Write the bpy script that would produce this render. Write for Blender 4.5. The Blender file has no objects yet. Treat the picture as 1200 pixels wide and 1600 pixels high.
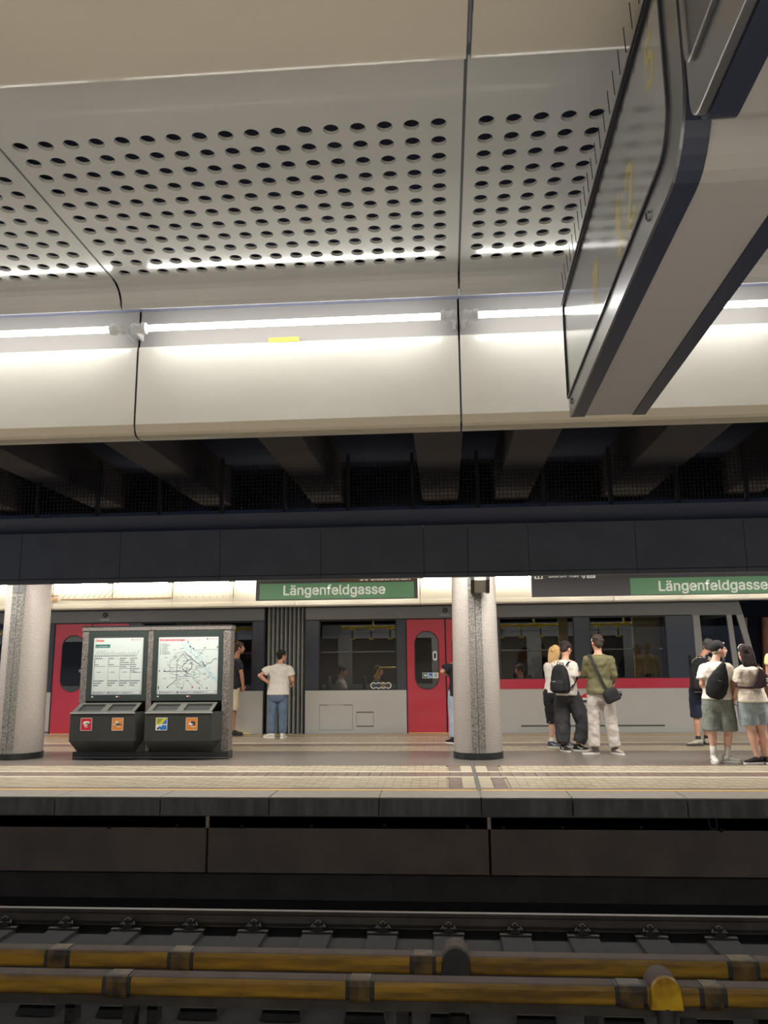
import bpy, bmesh, math, random
from mathutils import Vector, Matrix
random.seed(7)
sc = bpy.context.scene
COL = sc.collection
PI = math.pi

# ------------------------------------------------------------------ camera
def make_camera():
    pitch, yaw, roll, f = .18379, .0735, .009675, 1252.44
    cy, sy, cp, sp, cr, sr = math.cos(yaw), math.sin(yaw), math.cos(pitch), math.sin(pitch), math.cos(roll), math.sin(roll)
    fw = Vector((-sy*cp, cy*cp, sp)); rt = Vector((cy, sy, 0)); dn = fw.cross(rt)
    r2 = cr*rt + sr*dn; d2 = -sr*rt + cr*dn
    cam = bpy.data.cameras.new('camera')
    cam.sensor_fit = 'VERTICAL'; cam.sensor_height = 32.0; cam.lens = f/1600*32.0
    cam.clip_start = .02; cam.clip_end = 200
    o = bpy.data.objects.new('camera', cam); COL.objects.link(o)
    m = Matrix((r2, -d2, -fw)).transposed().to_4x4()
    m.translation = Vector((0, 0, 1.5))
    o.matrix_world = m
    sc.camera = o
make_camera()

# ------------------------------------------------------------------ world, exposure, lamp strengths
w = bpy.data.worlds.new('world'); sc.world = w; w.use_nodes = True
w.node_tree.nodes['Background'].inputs[0].default_value = (.50, .58, .76, 1)
w.node_tree.nodes['Background'].inputs[1].default_value = .40
sc.view_settings.view_transform = 'Standard'
sc.view_settings.look = 'None'
sc.view_settings.gamma = 1
sc.view_settings.use_curve_mapping = False
sc.view_settings.exposure = 0.14
NEAR_TUBE = 15.0       # emission of the tubes over the near platform
FAR_TUBE = 44.0        # emission of the tubes over the far platform
PLATFORM_FILL = 190.0   # watts of each added fill light over the far platform
NEAR_FILL = 190.0

def area_lamp(name, loc, sx, sy, power, col):
    l = bpy.data.lights.new(name, 'AREA'); l.shape = 'RECTANGLE'; l.size = sx; l.size_y = sy
    l.energy = power; l.color = col
    o = bpy.data.objects.new(name, l); COL.objects.link(o); o.location = loc
    return o
for i in range(4):     # unseen fill lights added along the middle of the far platform, behind the dark fascia
    area_lamp('platform_fill', (-9.5 + 5.6*i, 12.2, 3.26), 4.6, .25, PLATFORM_FILL, (1, .95, .87))
for i in range(3):     # unseen fill lights added over the near platform, behind the photographer
    area_lamp('near_fill', (-5 + 5*i, -2.4, 2.9), 3.6, .25, NEAR_FILL, (1, .97, .92))

# ------------------------------------------------------------------ materials
def lin(c):
    return tuple(((v/255)/12.92 if v/255 <= .04045 else ((v/255+.055)/1.055)**2.4) for v in c) + (1,)
MATS = {}
def mat(name, rgb, rough=.5, metal=0.0, var=0.0, scale=8.0, bump=0.0, bscale=60.0, rgb2=None, coat=0.0, spec=.5, stretch=(1, 1, 1), emit=0, detail=3):
    if name in MATS: return MATS[name]
    m = bpy.data.materials.new(name); m.use_nodes = True; MATS[name] = m
    nt = m.node_tree; b = nt.nodes['Principled BSDF']
    b.inputs['Base Color'].default_value = lin(rgb)
    b.inputs['Roughness'].default_value = rough; b.inputs['Metallic'].default_value = metal
    b.inputs['Specular IOR Level'].default_value = spec
    b.inputs['Coat Weight'].default_value = coat
    tc = nt.nodes.new('ShaderNodeTexCoord'); mp = nt.nodes.new('ShaderNodeMapping')
    mp.inputs['Scale'].default_value = stretch
    nt.links.new(tc.outputs['Object'], mp.inputs['Vector'])
    if var or rgb2:
        n = nt.nodes.new('ShaderNodeTexNoise'); n.inputs['Scale'].default_value = scale; n.inputs['Detail'].default_value = detail
        r = nt.nodes.new('ShaderNodeValToRGB')
        c1 = lin(rgb); c2 = lin(rgb2) if rgb2 else tuple(min(1, v*(1-var)) for v in c1[:3]) + (1,)
        r.color_ramp.elements[0].position = .35; r.color_ramp.elements[1].position = .65
        r.color_ramp.elements[0].color = c2; r.color_ramp.elements[1].color = c1
        nt.links.new(mp.outputs[0], n.inputs['Vector']); nt.links.new(n.outputs['Fac'], r.inputs[0])
        nt.links.new(r.outputs[0], b.inputs['Base Color'])
    if bump:
        n2 = nt.nodes.new('ShaderNodeTexNoise'); n2.inputs['Scale'].default_value = bscale; n2.inputs['Detail'].default_value = 4
        bp = nt.nodes.new('ShaderNodeBump'); bp.inputs['Strength'].default_value = bump; bp.inputs['Distance'].default_value = .01
        nt.links.new(mp.outputs[0], n2.inputs['Vector']); nt.links.new(n2.outputs['Fac'], bp.inputs['Height'])
        nt.links.new(bp.outputs[0], b.inputs['Normal'])
    if emit:
        b.inputs['Emission Color'].default_value = lin(rgb); b.inputs['Emission Strength'].default_value = emit
    return m
def emission(name, rgb, s):
    m = bpy.data.materials.new(name); m.use_nodes = True; nt = m.node_tree
    nt.nodes.remove(nt.nodes['Principled BSDF'])
    e = nt.nodes.new('ShaderNodeEmission'); e.inputs[0].default_value = lin(rgb); e.inputs[1].default_value = s
    nt.links.new(e.outputs[0], nt.nodes['Material Output'].inputs[0]); return m
def glass(name, tint, refl=.08, rough=.02, fixed=False):
    m = bpy.data.materials.new(name); m.use_nodes = True; nt = m.node_tree
    nt.nodes.remove(nt.nodes['Principled BSDF'])
    t = nt.nodes.new('ShaderNodeBsdfTransparent'); t.inputs[0].default_value = tuple(tint)+(1,)
    g = nt.nodes.new('ShaderNodeBsdfGlossy'); g.inputs['Roughness'].default_value = rough
    fr = nt.nodes.new('ShaderNodeFresnel'); fr.inputs[0].default_value = 1.5
    ad = nt.nodes.new('ShaderNodeMath'); ad.operation = 'ADD'; ad.inputs[1].default_value = refl; ad.use_clamp = True
    mx = nt.nodes.new('ShaderNodeMixShader')
    if fixed: ad.inputs[0].default_value = 0.0
    else: nt.links.new(fr.outputs[0], ad.inputs[0])
    nt.links.new(ad.outputs[0], mx.inputs[0])
    nt.links.new(t.outputs[0], mx.inputs[1]); nt.links.new(g.outputs[0], mx.inputs[2])
    nt.links.new(mx.outputs[0], nt.nodes['Material Output'].inputs[0]); return m
def mosaic_mat():
    m = bpy.data.materials.new('mosaic'); m.use_nodes = True; nt = m.node_tree; b = nt.nodes['Principled BSDF']
    b.inputs['Roughness'].default_value = .22
    tc = nt.nodes.new('ShaderNodeTexCoord')
    v = nt.nodes.new('ShaderNodeTexVoronoi'); v.inputs['Scale'].default_value = 1.0; v.inputs['Randomness'].default_value = .12
    sx = nt.nodes.new('ShaderNodeSeparateXYZ'); nt.links.new(tc.outputs['Object'], sx.inputs[0])
    at = nt.nodes.new('ShaderNodeMath'); at.operation = 'ARCTAN2'
    nt.links.new(sx.outputs[1], at.inputs[0]); nt.links.new(sx.outputs[0], at.inputs[1])
    ms = nt.nodes.new('ShaderNodeMath'); ms.operation = 'MULTIPLY'; ms.inputs[1].default_value = 17.5
    nt.links.new(at.outputs[0], ms.inputs[0])
    mz = nt.nodes.new('ShaderNodeMath'); mz.operation = 'MULTIPLY'; mz.inputs[1].default_value = 46
    nt.links.new(sx.outputs[2], mz.inputs[0])
    fl = nt.nodes.new('ShaderNodeMath'); fl.operation = 'FLOOR'; nt.links.new(mz.outputs[0], fl.inputs[0])
    md = nt.nodes.new('ShaderNodeMath'); md.operation = 'MODULO'; md.inputs[1].default_value = 2
    nt.links.new(fl.outputs[0], md.inputs[0])
    hf = nt.nodes.new('ShaderNodeMath'); hf.operation = 'MULTIPLY'; hf.inputs[1].default_value = .5
    nt.links.new(md.outputs[0], hf.inputs[0])
    sh = nt.nodes.new('ShaderNodeMath'); sh.operation = 'ADD'
    nt.links.new(ms.outputs[0], sh.inputs[0]); nt.links.new(hf.outputs[0], sh.inputs[1])
    cx = nt.nodes.new('ShaderNodeCombineXYZ'); nt.links.new(sh.outputs[0], cx.inputs[0]); nt.links.new(mz.outputs[0], cx.inputs[1])
    nt.links.new(cx.outputs[0], v.inputs['Vector'])
    r = nt.nodes.new('ShaderNodeValToRGB')
    r.color_ramp.elements[0].position = .36; r.color_ramp.elements[1].position = .55
    r.color_ramp.elements[0].color = lin((190, 182, 175)); r.color_ramp.elements[1].color = lin((120, 114, 110))
    nt.links.new(v.outputs['Distance'], r.inputs[0]); nt.links.new(r.outputs[0], b.inputs['Base Color'])
    bp = nt.nodes.new('ShaderNodeBump'); bp.invert = True; bp.inputs['Strength'].default_value = .9; bp.inputs['Distance'].default_value = .006
    nt.links.new(v.outputs['Distance'], bp.inputs['Height']); nt.links.new(bp.outputs[0], b.inputs['Normal'])
    return m

M_PANEL = mat('ceiling_enamel', (220, 219, 215), .16, var=.05, scale=2, coat=.3)
M_VAL = mat('valance_enamel', (228, 226, 216), .2, var=.05, scale=2.5, stretch=(1, 1, 3), coat=.3)
M_BEAM = mat('beam_enamel', (238, 228, 210), .22, var=.05, scale=2, coat=.2)
M_JOINT = mat('joint_rubber', (118, 120, 126), .4, spec=.5)
M_ALU = mat('brushed_aluminium', (150, 150, 152), .32, .85, var=.1, scale=3, stretch=(1, 40, 40))
M_LIP = mat('valance_lip', (200, 188, 164), .3)
M_HOLDER = mat('lamp_holder_plastic', (232, 233, 236), .3)
M_TUBE = emission('tube_glow_near', (255, 253, 248), NEAR_TUBE)
M_FTUBE = emission('tube_glow_far', (255, 244, 224), FAR_TUBE)
M_NAVY = mat('navy_lacquer', (52, 59, 78), .35, var=.08, scale=4)
M_BLACKVOID = mat('void_black', (16, 17, 20), .9)
M_DARKCONC = mat('dark_concrete', (62, 58, 56), .9, var=.35, scale=3, bump=.3, bscale=40)  # dark mottled concrete for the recess below the platform
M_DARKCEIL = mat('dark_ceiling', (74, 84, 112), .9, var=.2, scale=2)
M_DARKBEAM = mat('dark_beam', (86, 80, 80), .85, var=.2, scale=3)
M_FASCIA = mat('fascia_panel', (124, 126, 134), .55, var=.12, scale=3)
M_LEDGE = mat('ledge_navy', (58, 72, 104), .7)
M_WIRE = mat('mesh_wire', (40, 40, 46), .6, .3)
M_COPING = mat('coping_stone', (146, 140, 132), .5, var=.14, scale=9, bump=.1)
M_COPFACE = mat('coping_face', (112, 112, 110), .85, var=.4, scale=4, stretch=(3, 1, .5), bump=.3)
M_PWALL = mat('platform_wall', (106, 96, 88), .9, var=.25, scale=2.5, bump=.25, bscale=25)
M_BROWN = mat('brown_tile', (124, 108, 100), .35, var=.16, scale=5, bump=.05)
M_CREAM = mat('cream_tile', (170, 159, 138), .35, var=.12, scale=5, bump=.05)
M_CREAM2 = mat('cream_tile_light', (184, 174, 153), .35, var=.08, scale=5)
M_GREYT = mat('grey_floor', (112, 106, 100), .3, var=.15, scale=30, detail=5)
M_WHITEL = mat('white_line', (208, 198, 178), .4)
M_YELLOWL = mat('yellow_line', (226, 186, 112), .4)
M_GROUT = mat('grout', (152, 142, 124), .8)
M_GRAN = mat('granite', (158, 155, 150), .35, rgb2=(88, 87, 86), scale=52, detail=5, bump=.05)
M_GRANP = mat('granite_polished', (128, 128, 128), .12, var=.3, scale=50)
M_GRAND = mat('granite_dark', (136, 130, 124), .4, rgb2=(66, 63, 60), scale=60, detail=5)
M_BLACKRING = mat('black_base', (42, 45, 46), .3)
M_KGREEN = mat('kiosk_green_black', (50, 58, 56), .4, var=.1, scale=4)
M_KDARK = mat('kiosk_bin', (56, 58, 55), .42, var=.1, scale=6)
M_KIN = mat('bin_inside', (34, 35, 34), .6, var=.2, scale=20)
M_PAPER = mat('paper', (188, 199, 196), .35, emit=.04)  # faint emission given to the poster paper
M_INK = mat('ink_grey', (120, 126, 128), .6)
M_INKD = mat('ink_dark', (66, 72, 78), .6)
M_RED = mat('print_red', (200, 66, 72), .5)
M_PINK = mat('print_pink', (226, 176, 176), .5)
M_TEAL = mat('print_teal', (30, 98, 92), .5)
M_WHITE = mat('print_white', (236, 238, 234), .45)
M_LBLUE = mat('print_light_blue', (168, 200, 208), .5)
M_STRIPG = mat('print_grey_strip', (172, 178, 184), .5)
M_ORANGE = mat('sticker_orange', (224, 140, 52), .4)
M_SRED = mat('sticker_red', (206, 40, 56), .4)
M_SYEL = mat('sticker_yellow', (220, 214, 50), .4)
M_SBLUE = mat('sticker_blue', (50, 120, 200), .4)
M_GREEN = mat('sign_green', (116, 166, 124), .3, var=.05, scale=2, emit=.2)  # small emission added to brighten the green panel
M_SIGNTXT = mat('sign_letter', (250, 250, 240), .4, emit=.3)  # letters also brightened by added emission
M_SIGNG = mat('sign_grey', (120, 122, 134), .4)
M_SIGNB = mat('sign_brown', (146, 112, 100), .4)
M_TGREY = mat('train_grey', (186, 186, 184), .36, var=.04, scale=2, coat=.2)
M_TCANT = mat('train_cantrail', (118, 119, 118), .4, var=.05, scale=2)
M_TBAND = mat('train_band', (58, 63, 74), .25, coat=.3)
M_TRED = mat('train_red', (190, 56, 76), .3, var=.05, scale=2, coat=.3)
M_TBLACK = mat('train_rubber', (24, 25, 28), .6)
M_BELLOW = mat('bellows', (150, 153, 150), .5, var=.15, scale=5)
M_YEL = mat('handrail_yellow', (250, 214, 30), .35, )
M_TLIGHT = emission('train_lamp', (255, 246, 225), 20.0)
M_TIN = mat('train_interior', (62, 64, 68), .6)
M_TBEIGE = mat('train_partition', (168, 146, 96), .5)
M_SEAT = mat('train_seat', (40, 42, 56), .8, var=.3, scale=20)
M_WIN = glass('train_glass', (.62, .64, .66), .0)
M_DWIN = glass('door_glass', (.62, .64, .66), .0)
M_DGLASS = glass('display_glass', (.92, .93, .94), .5, .11, True)
M_RAIL = mat('rail_steel', (92, 86, 80), .55, .6, var=.3, scale=4)
M_RAILTOP = mat('rail_head_polished', (226, 222, 220), .3, .9)
M_SLEEP = mat('sleeper', (36, 36, 37), .9, var=.3, scale=4, bump=.3)
M_BED = mat('track_bed', (22, 22, 22), .95, var=.4, scale=5, bump=.5)
M_COVER = mat('third_rail_yellow', (158, 120, 28), .55, rgb2=(98, 72, 24), scale=4, stretch=(.5, 1, 4), bump=.15)
M_COVERD = mat('third_rail_clamp', (104, 80, 32), .6, rgb2=(46, 38, 28), scale=9)
M_COVTOP = mat('third_rail_dust', (96, 82, 74), .85, var=.25, scale=5)
M_CLIP = mat('rail_clip', (54, 52, 50), .7, .4, var=.3, scale=20)
M_HOODB = mat('hood_black', (50, 49, 48), .7, var=.3, scale=6)
M_DSILVER = mat('display_silver', (150, 150, 152), .28, .7, var=.06, scale=4)
M_DGREY = mat('display_underside', (184, 180, 176), .5)
M_SPIKE = mat('spike_wire', (70, 68, 66), .4, .7)
M_LED = mat('led_yellow', (214, 194, 96), .5, emit=.15)
M_TUNNEL = mat('tunnel_wall', (26, 27, 38), .9, var=.2, scale=1)
M_TERRA = mat('terracotta_strip', (200, 140, 100), .6, var=.15, scale=3)
M_MOSAIC = mosaic_mat()
M_STICK = mat('caution_yellow', (240, 196, 60), .4)

# ------------------------------------------------------------------ mesh helpers
ORG = {}
class MB:
    def __init__(s): s.v = []; s.f = []; s.m = []; s.mi = 0
    def add(s, vs, fs):
        b = len(s.v); s.v += [tuple(v) for v in vs]
        for f in fs: s.f.append(tuple(i+b for i in f)); s.m.append(s.mi)
        return s
    def box(s, x0, x1, y0, y1, z0, z1):
        return s.add([(x0,y0,z0),(x1,y0,z0),(x1,y1,z0),(x0,y1,z0),(x0,y0,z1),(x1,y0,z1),(x1,y1,z1),(x0,y1,z1)],
                     [(0,3,2,1),(4,5,6,7),(0,1,5,4),(1,2,6,5),(2,3,7,6),(3,0,4,7)])
    def prism_x(s, prof, x0, x1):          # closed profile of (y, z), counter-clockwise seen from +x
        n = len(prof)
        vs = [(x0, y, z) for y, z in prof] + [(x1, y, z) for y, z in prof]
        fs = [(i, (i+1) % n, n+(i+1) % n, n+i) for i in range(n)]
        fs = [tuple(reversed(f)) for f in fs] + [tuple(range(n)), tuple(reversed(range(n, 2*n)))]
        return s.add(vs, fs)
    def prism_y(s, prof, y0, y1):          # profile of (x, z)
        n = len(prof)
        vs = [(x, y0, z) for x, z in prof] + [(x, y1, z) for x, z in prof]
        fs = [(i, (i+1) % n, n+(i+1) % n, n+i) for i in range(n)] + [tuple(reversed(range(n))), tuple(range(n, 2*n))]
        return s.add(vs, fs)
    def prism_z(s, prof, z0, z1):
        n = len(prof)
        vs = [(x, y, z0) for x, y in prof] + [(x, y, z1) for x, y in prof]
        fs = [(i, (i+1) % n, n+(i+1) % n, n+i) for i in range(n)] + [tuple(reversed(range(n))), tuple(range(n, 2*n))]
        return s.add(vs, fs)
    def loft(s, rings, closed=True, cap=True):
        b = []; vs = []
        n = len(rings[0])
        for r in rings: b.append(len(vs)); vs += [tuple(p) for p in r]
        fs = []
        for k in range(len(rings)-1):
            for i in range(n if closed else n-1):
                j = (i+1) % n
                fs.append((b[k]+i, b[k]+j, b[k+1]+j, b[k+1]+i))
        if cap:
            fs.append(tuple(reversed(range(n)))); fs.append(tuple(range(b[-1], b[-1]+n)))
        return s.add(vs, fs)
    def tube(s, pts, r, seg=8, cap=True):
        pts = [Vector(p) for p in pts]
        if not hasattr(r, '__len__'): r = [r]*len(pts)
        rings = []; ref = None
        for i, p in enumerate(pts):
            if i == 0: t = pts[1]-p
            elif i == len(pts)-1: t = p-pts[i-1]
            else: t = (pts[i+1]-p).normalized()+(p-pts[i-1]).normalized()
            if t.length < 1e-9: t = Vector((0, 0, 1))
            t.normalize()
            if ref is None:
                ref = Vector((0, 0, 1)) if abs(t.z) < .9 else Vector((1, 0, 0))
            u = ref - t*ref.dot(t)
            if u.length < 1e-6: u = Vector((0, 1, 0)).cross(t)
            u.normalize(); ref = u; vv = t.cross(u)
            rings.append([p + (u*math.cos(a)+vv*math.sin(a))*r[i] for a in [2*PI*k/seg for k in range(seg)]])
        return s.loft(rings, True, cap)
    def ball(s, c, r, R=None, seg=12, rn=8):
        if not hasattr(r, '__len__'): r = (r, r, r)
        c = Vector(c); rings = []
        vs = []; fs = []
        for k in range(1, rn):
            t = PI*k/rn
            for i in range(seg):
                a = 2*PI*i/seg
                p = Vector((r[0]*math.sin(t)*math.cos(a), r[1]*math.sin(t)*math.sin(a), -r[2]*math.cos(t)))
                if R is not None: p = R @ p
                vs.append(c+p)
        top = Vector((0, 0, r[2])); bot = Vector((0, 0, -r[2]))
        if R is not None: top = R @ top; bot = R @ bot
        vs += [c+bot, c+top]; nb = len(vs)-2; nt_ = len(vs)-1
        for k in range(rn-2):
            for i in range(seg):
                j = (i+1) % seg
                fs.append((k*seg+i, k*seg+j, (k+1)*seg+j, (k+1)*seg+i))
        for i in range(seg):
            j = (i+1) % seg
            fs.append((j, i, nb)); fs.append(((rn-2)*seg+i, (rn-2)*seg+j, nt_))
        return s.add(vs, fs)
    def limb(s, pts, rs, seg=12):
        s.tube(pts, rs, seg)
        for p, r in zip(pts, rs): s.ball(p, r, seg=seg, rn=6)
        return s
    def mesh(s, name, mats, org=(0, 0, 0), smooth=False):
        me = bpy.data.meshes.new(name)
        me.from_pydata([(a-org[0], b-org[1], c-org[2]) for a, b, c in s.v], [], s.f)
        if not isinstance(mats, (list, tuple)): mats = [mats]
        for m in mats: me.materials.append(m)
        if len(mats) > 1: me.polygons.foreach_set('material_index', s.m)
        if smooth: me.polygons.foreach_set('use_smooth', [True]*len(me.polygons))
        me.update(); return me
    def build(s, name, mats, parent=None, smooth=False, bevel=0, fix=False, segs=2, org=None):
        og = ORG.get(parent.name, (0, 0, 0)) if parent else (org or (0, 0, 0))
        me = s.mesh(name, mats, og, smooth)
        if fix:
            bm = bmesh.new(); bm.from_mesh(me); bmesh.ops.recalc_face_normals(bm, faces=bm.faces); bm.to_mesh(me); bm.free()
        o = bpy.data.objects.new(name, me); COL.objects.link(o)
        if parent: o.parent = parent
        else: o.location = og
        ORG[o.name] = og
        if bevel:
            md = o.modifiers.new('bevel', 'BEVEL'); md.width = bevel; md.segments = segs; md.limit_method = 'ANGLE'; md.angle_limit = .6
            md.harden_normals = False
        return o
def tag(o, label=None, cat=None, group=None, kind=None):
    if label: o['label'] = label
    if cat: o['category'] = cat
    if group: o['group'] = group
    if kind: o['kind'] = kind
    return o
def thing(name, label=None, cat=None, loc=(0, 0, 0), group=None, kind=None, local=False):
    o = bpy.data.objects.new(name, None); COL.objects.link(o); o.location = loc; o.empty_display_size = .1
    ORG[o.name] = (0, 0, 0) if local else tuple(loc)
    return tag(o, label, cat, group, kind)
def inst(src, parent, offset=(0, 0, 0), name=None):     # same mesh again, under another (or the same) parent
    c = src.copy(); COL.objects.link(c); c.parent = parent
    c.location = Vector(src.location)+Vector(offset); ORG[c.name] = ORG.get(src.name, (0, 0, 0))
    return c
def dup(root, loc, label=None, group=None):
    r = root.copy(); COL.objects.link(r); r.location = loc; ORG[r.name] = tuple(loc)
    if label: r['label'] = label
    if group: r['group'] = group
    for ch in list(root.children):
        c = ch.copy(); COL.objects.link(c); c.parent = r
        for g in list(ch.children):
            d = g.copy(); COL.objects.link(d); d.parent = c
    return r
try:          # the sans-serif face that ships inside Blender; its built-in face otherwise
    import os
    FONT = bpy.data.fonts.load(os.path.join(bpy.utils.system_resource('DATAFILES', path='fonts'), 'Inter.woff2'))
except Exception:
    FONT = None
def text(name, string, m, parent, x, y, z, width=None, height=None, bold=0.0, depth=.002, fit='w', plane='xz', align='L'):
    cu = bpy.data.curves.new(name, 'FONT'); cu.body = string
    if FONT: cu.font = FONT
    cu.size = 1; cu.extrude = 0; cu.offset = bold; cu.resolution_u = 3
    tmp = bpy.data.objects.new(name+'_tmp', cu); COL.objects.link(tmp)
    dg = bpy.context.evaluated_depsgraph_get(); dg.update()
    me = bpy.data.meshes.new_from_object(tmp.evaluated_get(dg))
    bpy.data.objects.remove(tmp)
    xs = [v.co.x for v in me.vertices]; ys = [v.co.y for v in me.vertices]
    w0 = max(xs)-min(xs); h0 = max(ys)-min(ys); mx = min(xs)
    sx = (width/w0) if width else None
    sy = (height/h0) if height else None
    if sx is None: sx = sy
    if sy is None: sy = sx
    og = ORG.get(parent.name, (0, 0, 0))
    for v in me.vertices:
        a = (v.co.x-mx)*sx; b = v.co.y*sy
        if plane == 'xz': p = (x+a, y, z+b)
        else: p = (x, y-a, z+b)       # read from the -x side
        v.co = (p[0]-og[0], p[1]-og[1], p[2]-og[2])
    me.materials.clear(); me.materials.append(m)
    o = bpy.data.objects.new(name, me); COL.objects.link(o); o.parent = parent; ORG[o.name] = og
    return o
def rect_hole(mb, x0, x1, z0, z1, hole, thick, axis='xz', y=0):
    """plate x0..x1, z0..z1 with a hole given as star-shaped list of points; adds front face and hole wall"""
    cx = sum(p[0] for p in hole)/len(hole); cz = sum(p[1] for p in hole)/len(hole)
    angs = [math.atan2(p[1]-cz, p[0]-cx) for p in hole]
    n = len(hole)
    outer = []
    for a in angs:
        dx, dz = math.cos(a), math.sin(a); t = 1e9
        if dx > 1e-9: t = min(t, (x1-cx)/dx)
        if dx < -1e-9: t = min(t, (x0-cx)/dx)
        if dz > 1e-9: t = min(t, (z1-cz)/dz)
        if dz < -1e-9: t = min(t, (z0-cz)/dz)
        outer.append((cx+dx*t, cz+dz*t))
    def P(p, d): return (p[0], y+d, p[1]) if axis == 'xz' else (p[0], p[1], y+d)
    vs = [P(p, 0) for p in hole] + [P(p, 0) for p in outer] + [P(p, thick) for p in hole]
    fs = []
    for i in range(n):
        j = (i+1) % n
        fs.append((i, j, n+j, n+i)); fs.append((i, 2*n+i, 2*n+j, j))
        # corner fill
        for c in ((x0, z0), (x1, z0), (x1, z1), (x0, z1)):
            a, b = outer[i], outer[j]
            if abs(a[0]-b[0]) > 1e-7 and abs(a[1]-b[1]) > 1e-7:
                on = lambda q: (abs(q[0]-c[0]) < 1e-6 or abs(q[1]-c[1]) < 1e-6)
                if on(a) and on(b):
                    vs.append(P(c, 0)); fs.append((n+i, n+j, len(vs)-1))
    mb.add(vs, fs)
def arc(cx, cz, r, a0, a1, n):
    return [(cx+r*math.cos(math.radians(a0+(a1-a0)*i/n)), cz+r*math.sin(math.radians(a0+(a1-a0)*i/n))) for i in range(n+1)]

# ================================================================== SETTING
# ---- far platform floor
XL, XR = -13.0, 10.0
fl = thing('floor', kind='structure')
MB().box(XL, XR, 9.46, 17.3, -.35, -.012).build('slab', M_GROUT, fl)
JX = lambda y: .333 + 0*y
jx0, jx1 = .335, .385
def strip(y0, y1, m, name, z=0, bev=0):
    a = MB().box(XL, jx0, y0, y1, -.012, z).build(name, m, fl)
    b = MB().box(jx1, XR, y0, y1, -.012, z).build(name, m, fl)
strip(9.848, 9.935, M_YELLOWL, 'yellow_stripe', .001)
strip(9.94, 10.055, M_BROWN, 'brown_stripe')
strip(10.95, 11.03, M_WHITEL, 'white_stripe')
strip(11.44, 11.53, M_WHITEL, 'white_stripe')
strip(12.12, 12.225, M_BROWN, 'brown_stripe')
strip(12.23, 13.96, M_GREYT, 'grey_band')
strip(13.965, 14.05, M_BROWN, 'brown_stripe')
strip(15.34, 15.5, M_WHITEL, 'white_stripe')
strip(16.83, 16.97, M_BROWN, 'brown_stripe')
strip(16.975, 17.06, M_YELLOWL, 'yellow_stripe', .001)
MB().box(jx0+.004, jx1-.004, 9.40, 17.0, -.012, -.003).build('expansion_joint', mat('joint_dark', (96, 96, 95), .5), fl)
# brown tile bands: each tile a piece
tp = .155
tm = {}
def tile(x0, w, y0, y1, m, name='tile', seed=0):
    k = (round(w, 3), round(y1-y0, 3), m.name)
    if k not in tm:
        d = .006
        mb = MB(); mb.loft([[(0, 0, -.012), (w, 0, -.012), (w, y1-y0, -.012), (0, y1-y0, -.012)],
                            [(0, 0, -.004), (w, 0, -.004), (w, y1-y0, -.004), (0, y1-y0, -.004)],
                            [(d, d, 0), (w-d, d, 0), (w-d, y1-y0-d, 0), (d, y1-y0-d, 0)]])
        tm[k] = mb.mesh('tile', m)
    o = bpy.data.objects.new(name, tm[k]); COL.objects.link(o); o.parent = fl
    o.location = (x0, y0, random.uniform(-.0006, .0006)); return o
for i in range(46):
    for sgn in (-1, 1):
        x = (jx1+i*tp) if sgn > 0 else (jx0-(i+1)*tp)
        if -6.6 < x < 5.6: tile(x+.003, tp-.006, 11.035, 11.435, M_BROWN)
MB().box(XL, -6.75, 11.035, 11.435, -.012, -.001).build('brown_stripe', M_BROWN, fl)
MB().box(5.8, XR, 11.035, 11.435, -.012, -.001).build('brown_stripe', M_BROWN, fl)
strip(14.9, 15.335, M_BROWN, 'brown_stripe')
for (y0, y1) in ((10.06, 10.945), (11.535, 12.115)):
    for sgn in (-1, 1):
        for k, m in ((0, M_CREAM2), (1, M_BROWN)):
            x = (jx1+k*.165) if sgn > 0 else (jx0-(k+1)*.165)
            n = 4 if y1-y0 > .7 else 3
            for j in range(n):
                h = (y1-y0)/n
                tile(x+.003, .159, y0+j*h+.003, y0+(j+1)*h-.003, m)
# cream bands: small tiles, laid diagonally lighter and darker; too many and too small to pick apart
def cream_band(y0, y1, sz, name):
    mb = MB(); ny = max(1, round((y1-y0)/sz)); h = (y1-y0)/ny
    nx = int((XR-XL)/sz)
    for i in range(nx):
        x = XL+i*sz
        if jx0-.335 < x+sz and x < jx1+.335 and y1 < 12.3: continue
        if jx0-.02 < x+sz and x < jx1+.02: continue
        for j in range(ny):
            mb.mi = 1 if (i+j*3) % 7 < 3 else 0
            a = y0+j*h; g = .0025
            mb.add([(x+g, a+g, 0), (x+sz-g, a+g, 0), (x+sz-g, a+h-g, 0), (x+g, a+h-g, 0)], [(0, 1, 2, 3)])
    o = mb.build(name, [M_CREAM, M_CREAM2], fl); o['kind'] = 'stuff'
cream_band(10.06, 10.945, .11, 'cream_tiles'); cream_band(11.535, 12.115, .11, 'cream_tiles')
cream_band(14.06, 14.885, .14, 'cream_tiles'); cream_band(15.505, 16.82, .14, 'cream_tiles')
# coping stones at both edges
cj = [-12.96, -11.72, -10.48, -9.24, -8.0, -6.76, -5.77, -4.524, -3.281, -2.025, -.779, .36, 1.357, 2.591, 3.83, 5.07, 6.31, 7.55, 8.79, 10.0]
for a, b in zip(cj, cj[1:]):
    g = .006
    mb = MB(); mb.box(a+g, b-g, 9.37, 9.84, -.02, 0.0); mb.mi = 1; mb.box(a+g, b-g, 9.372, 9.47, -.2, -.0205)
    mb.build('coping_stone', [M_COPING, M_COPFACE], fl, bevel=.006)
    MB().box(a+g, b-g, 17.07, 17.40, -.2, 0.0).build('coping_stone', M_COPING, fl, bevel=.006)
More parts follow.
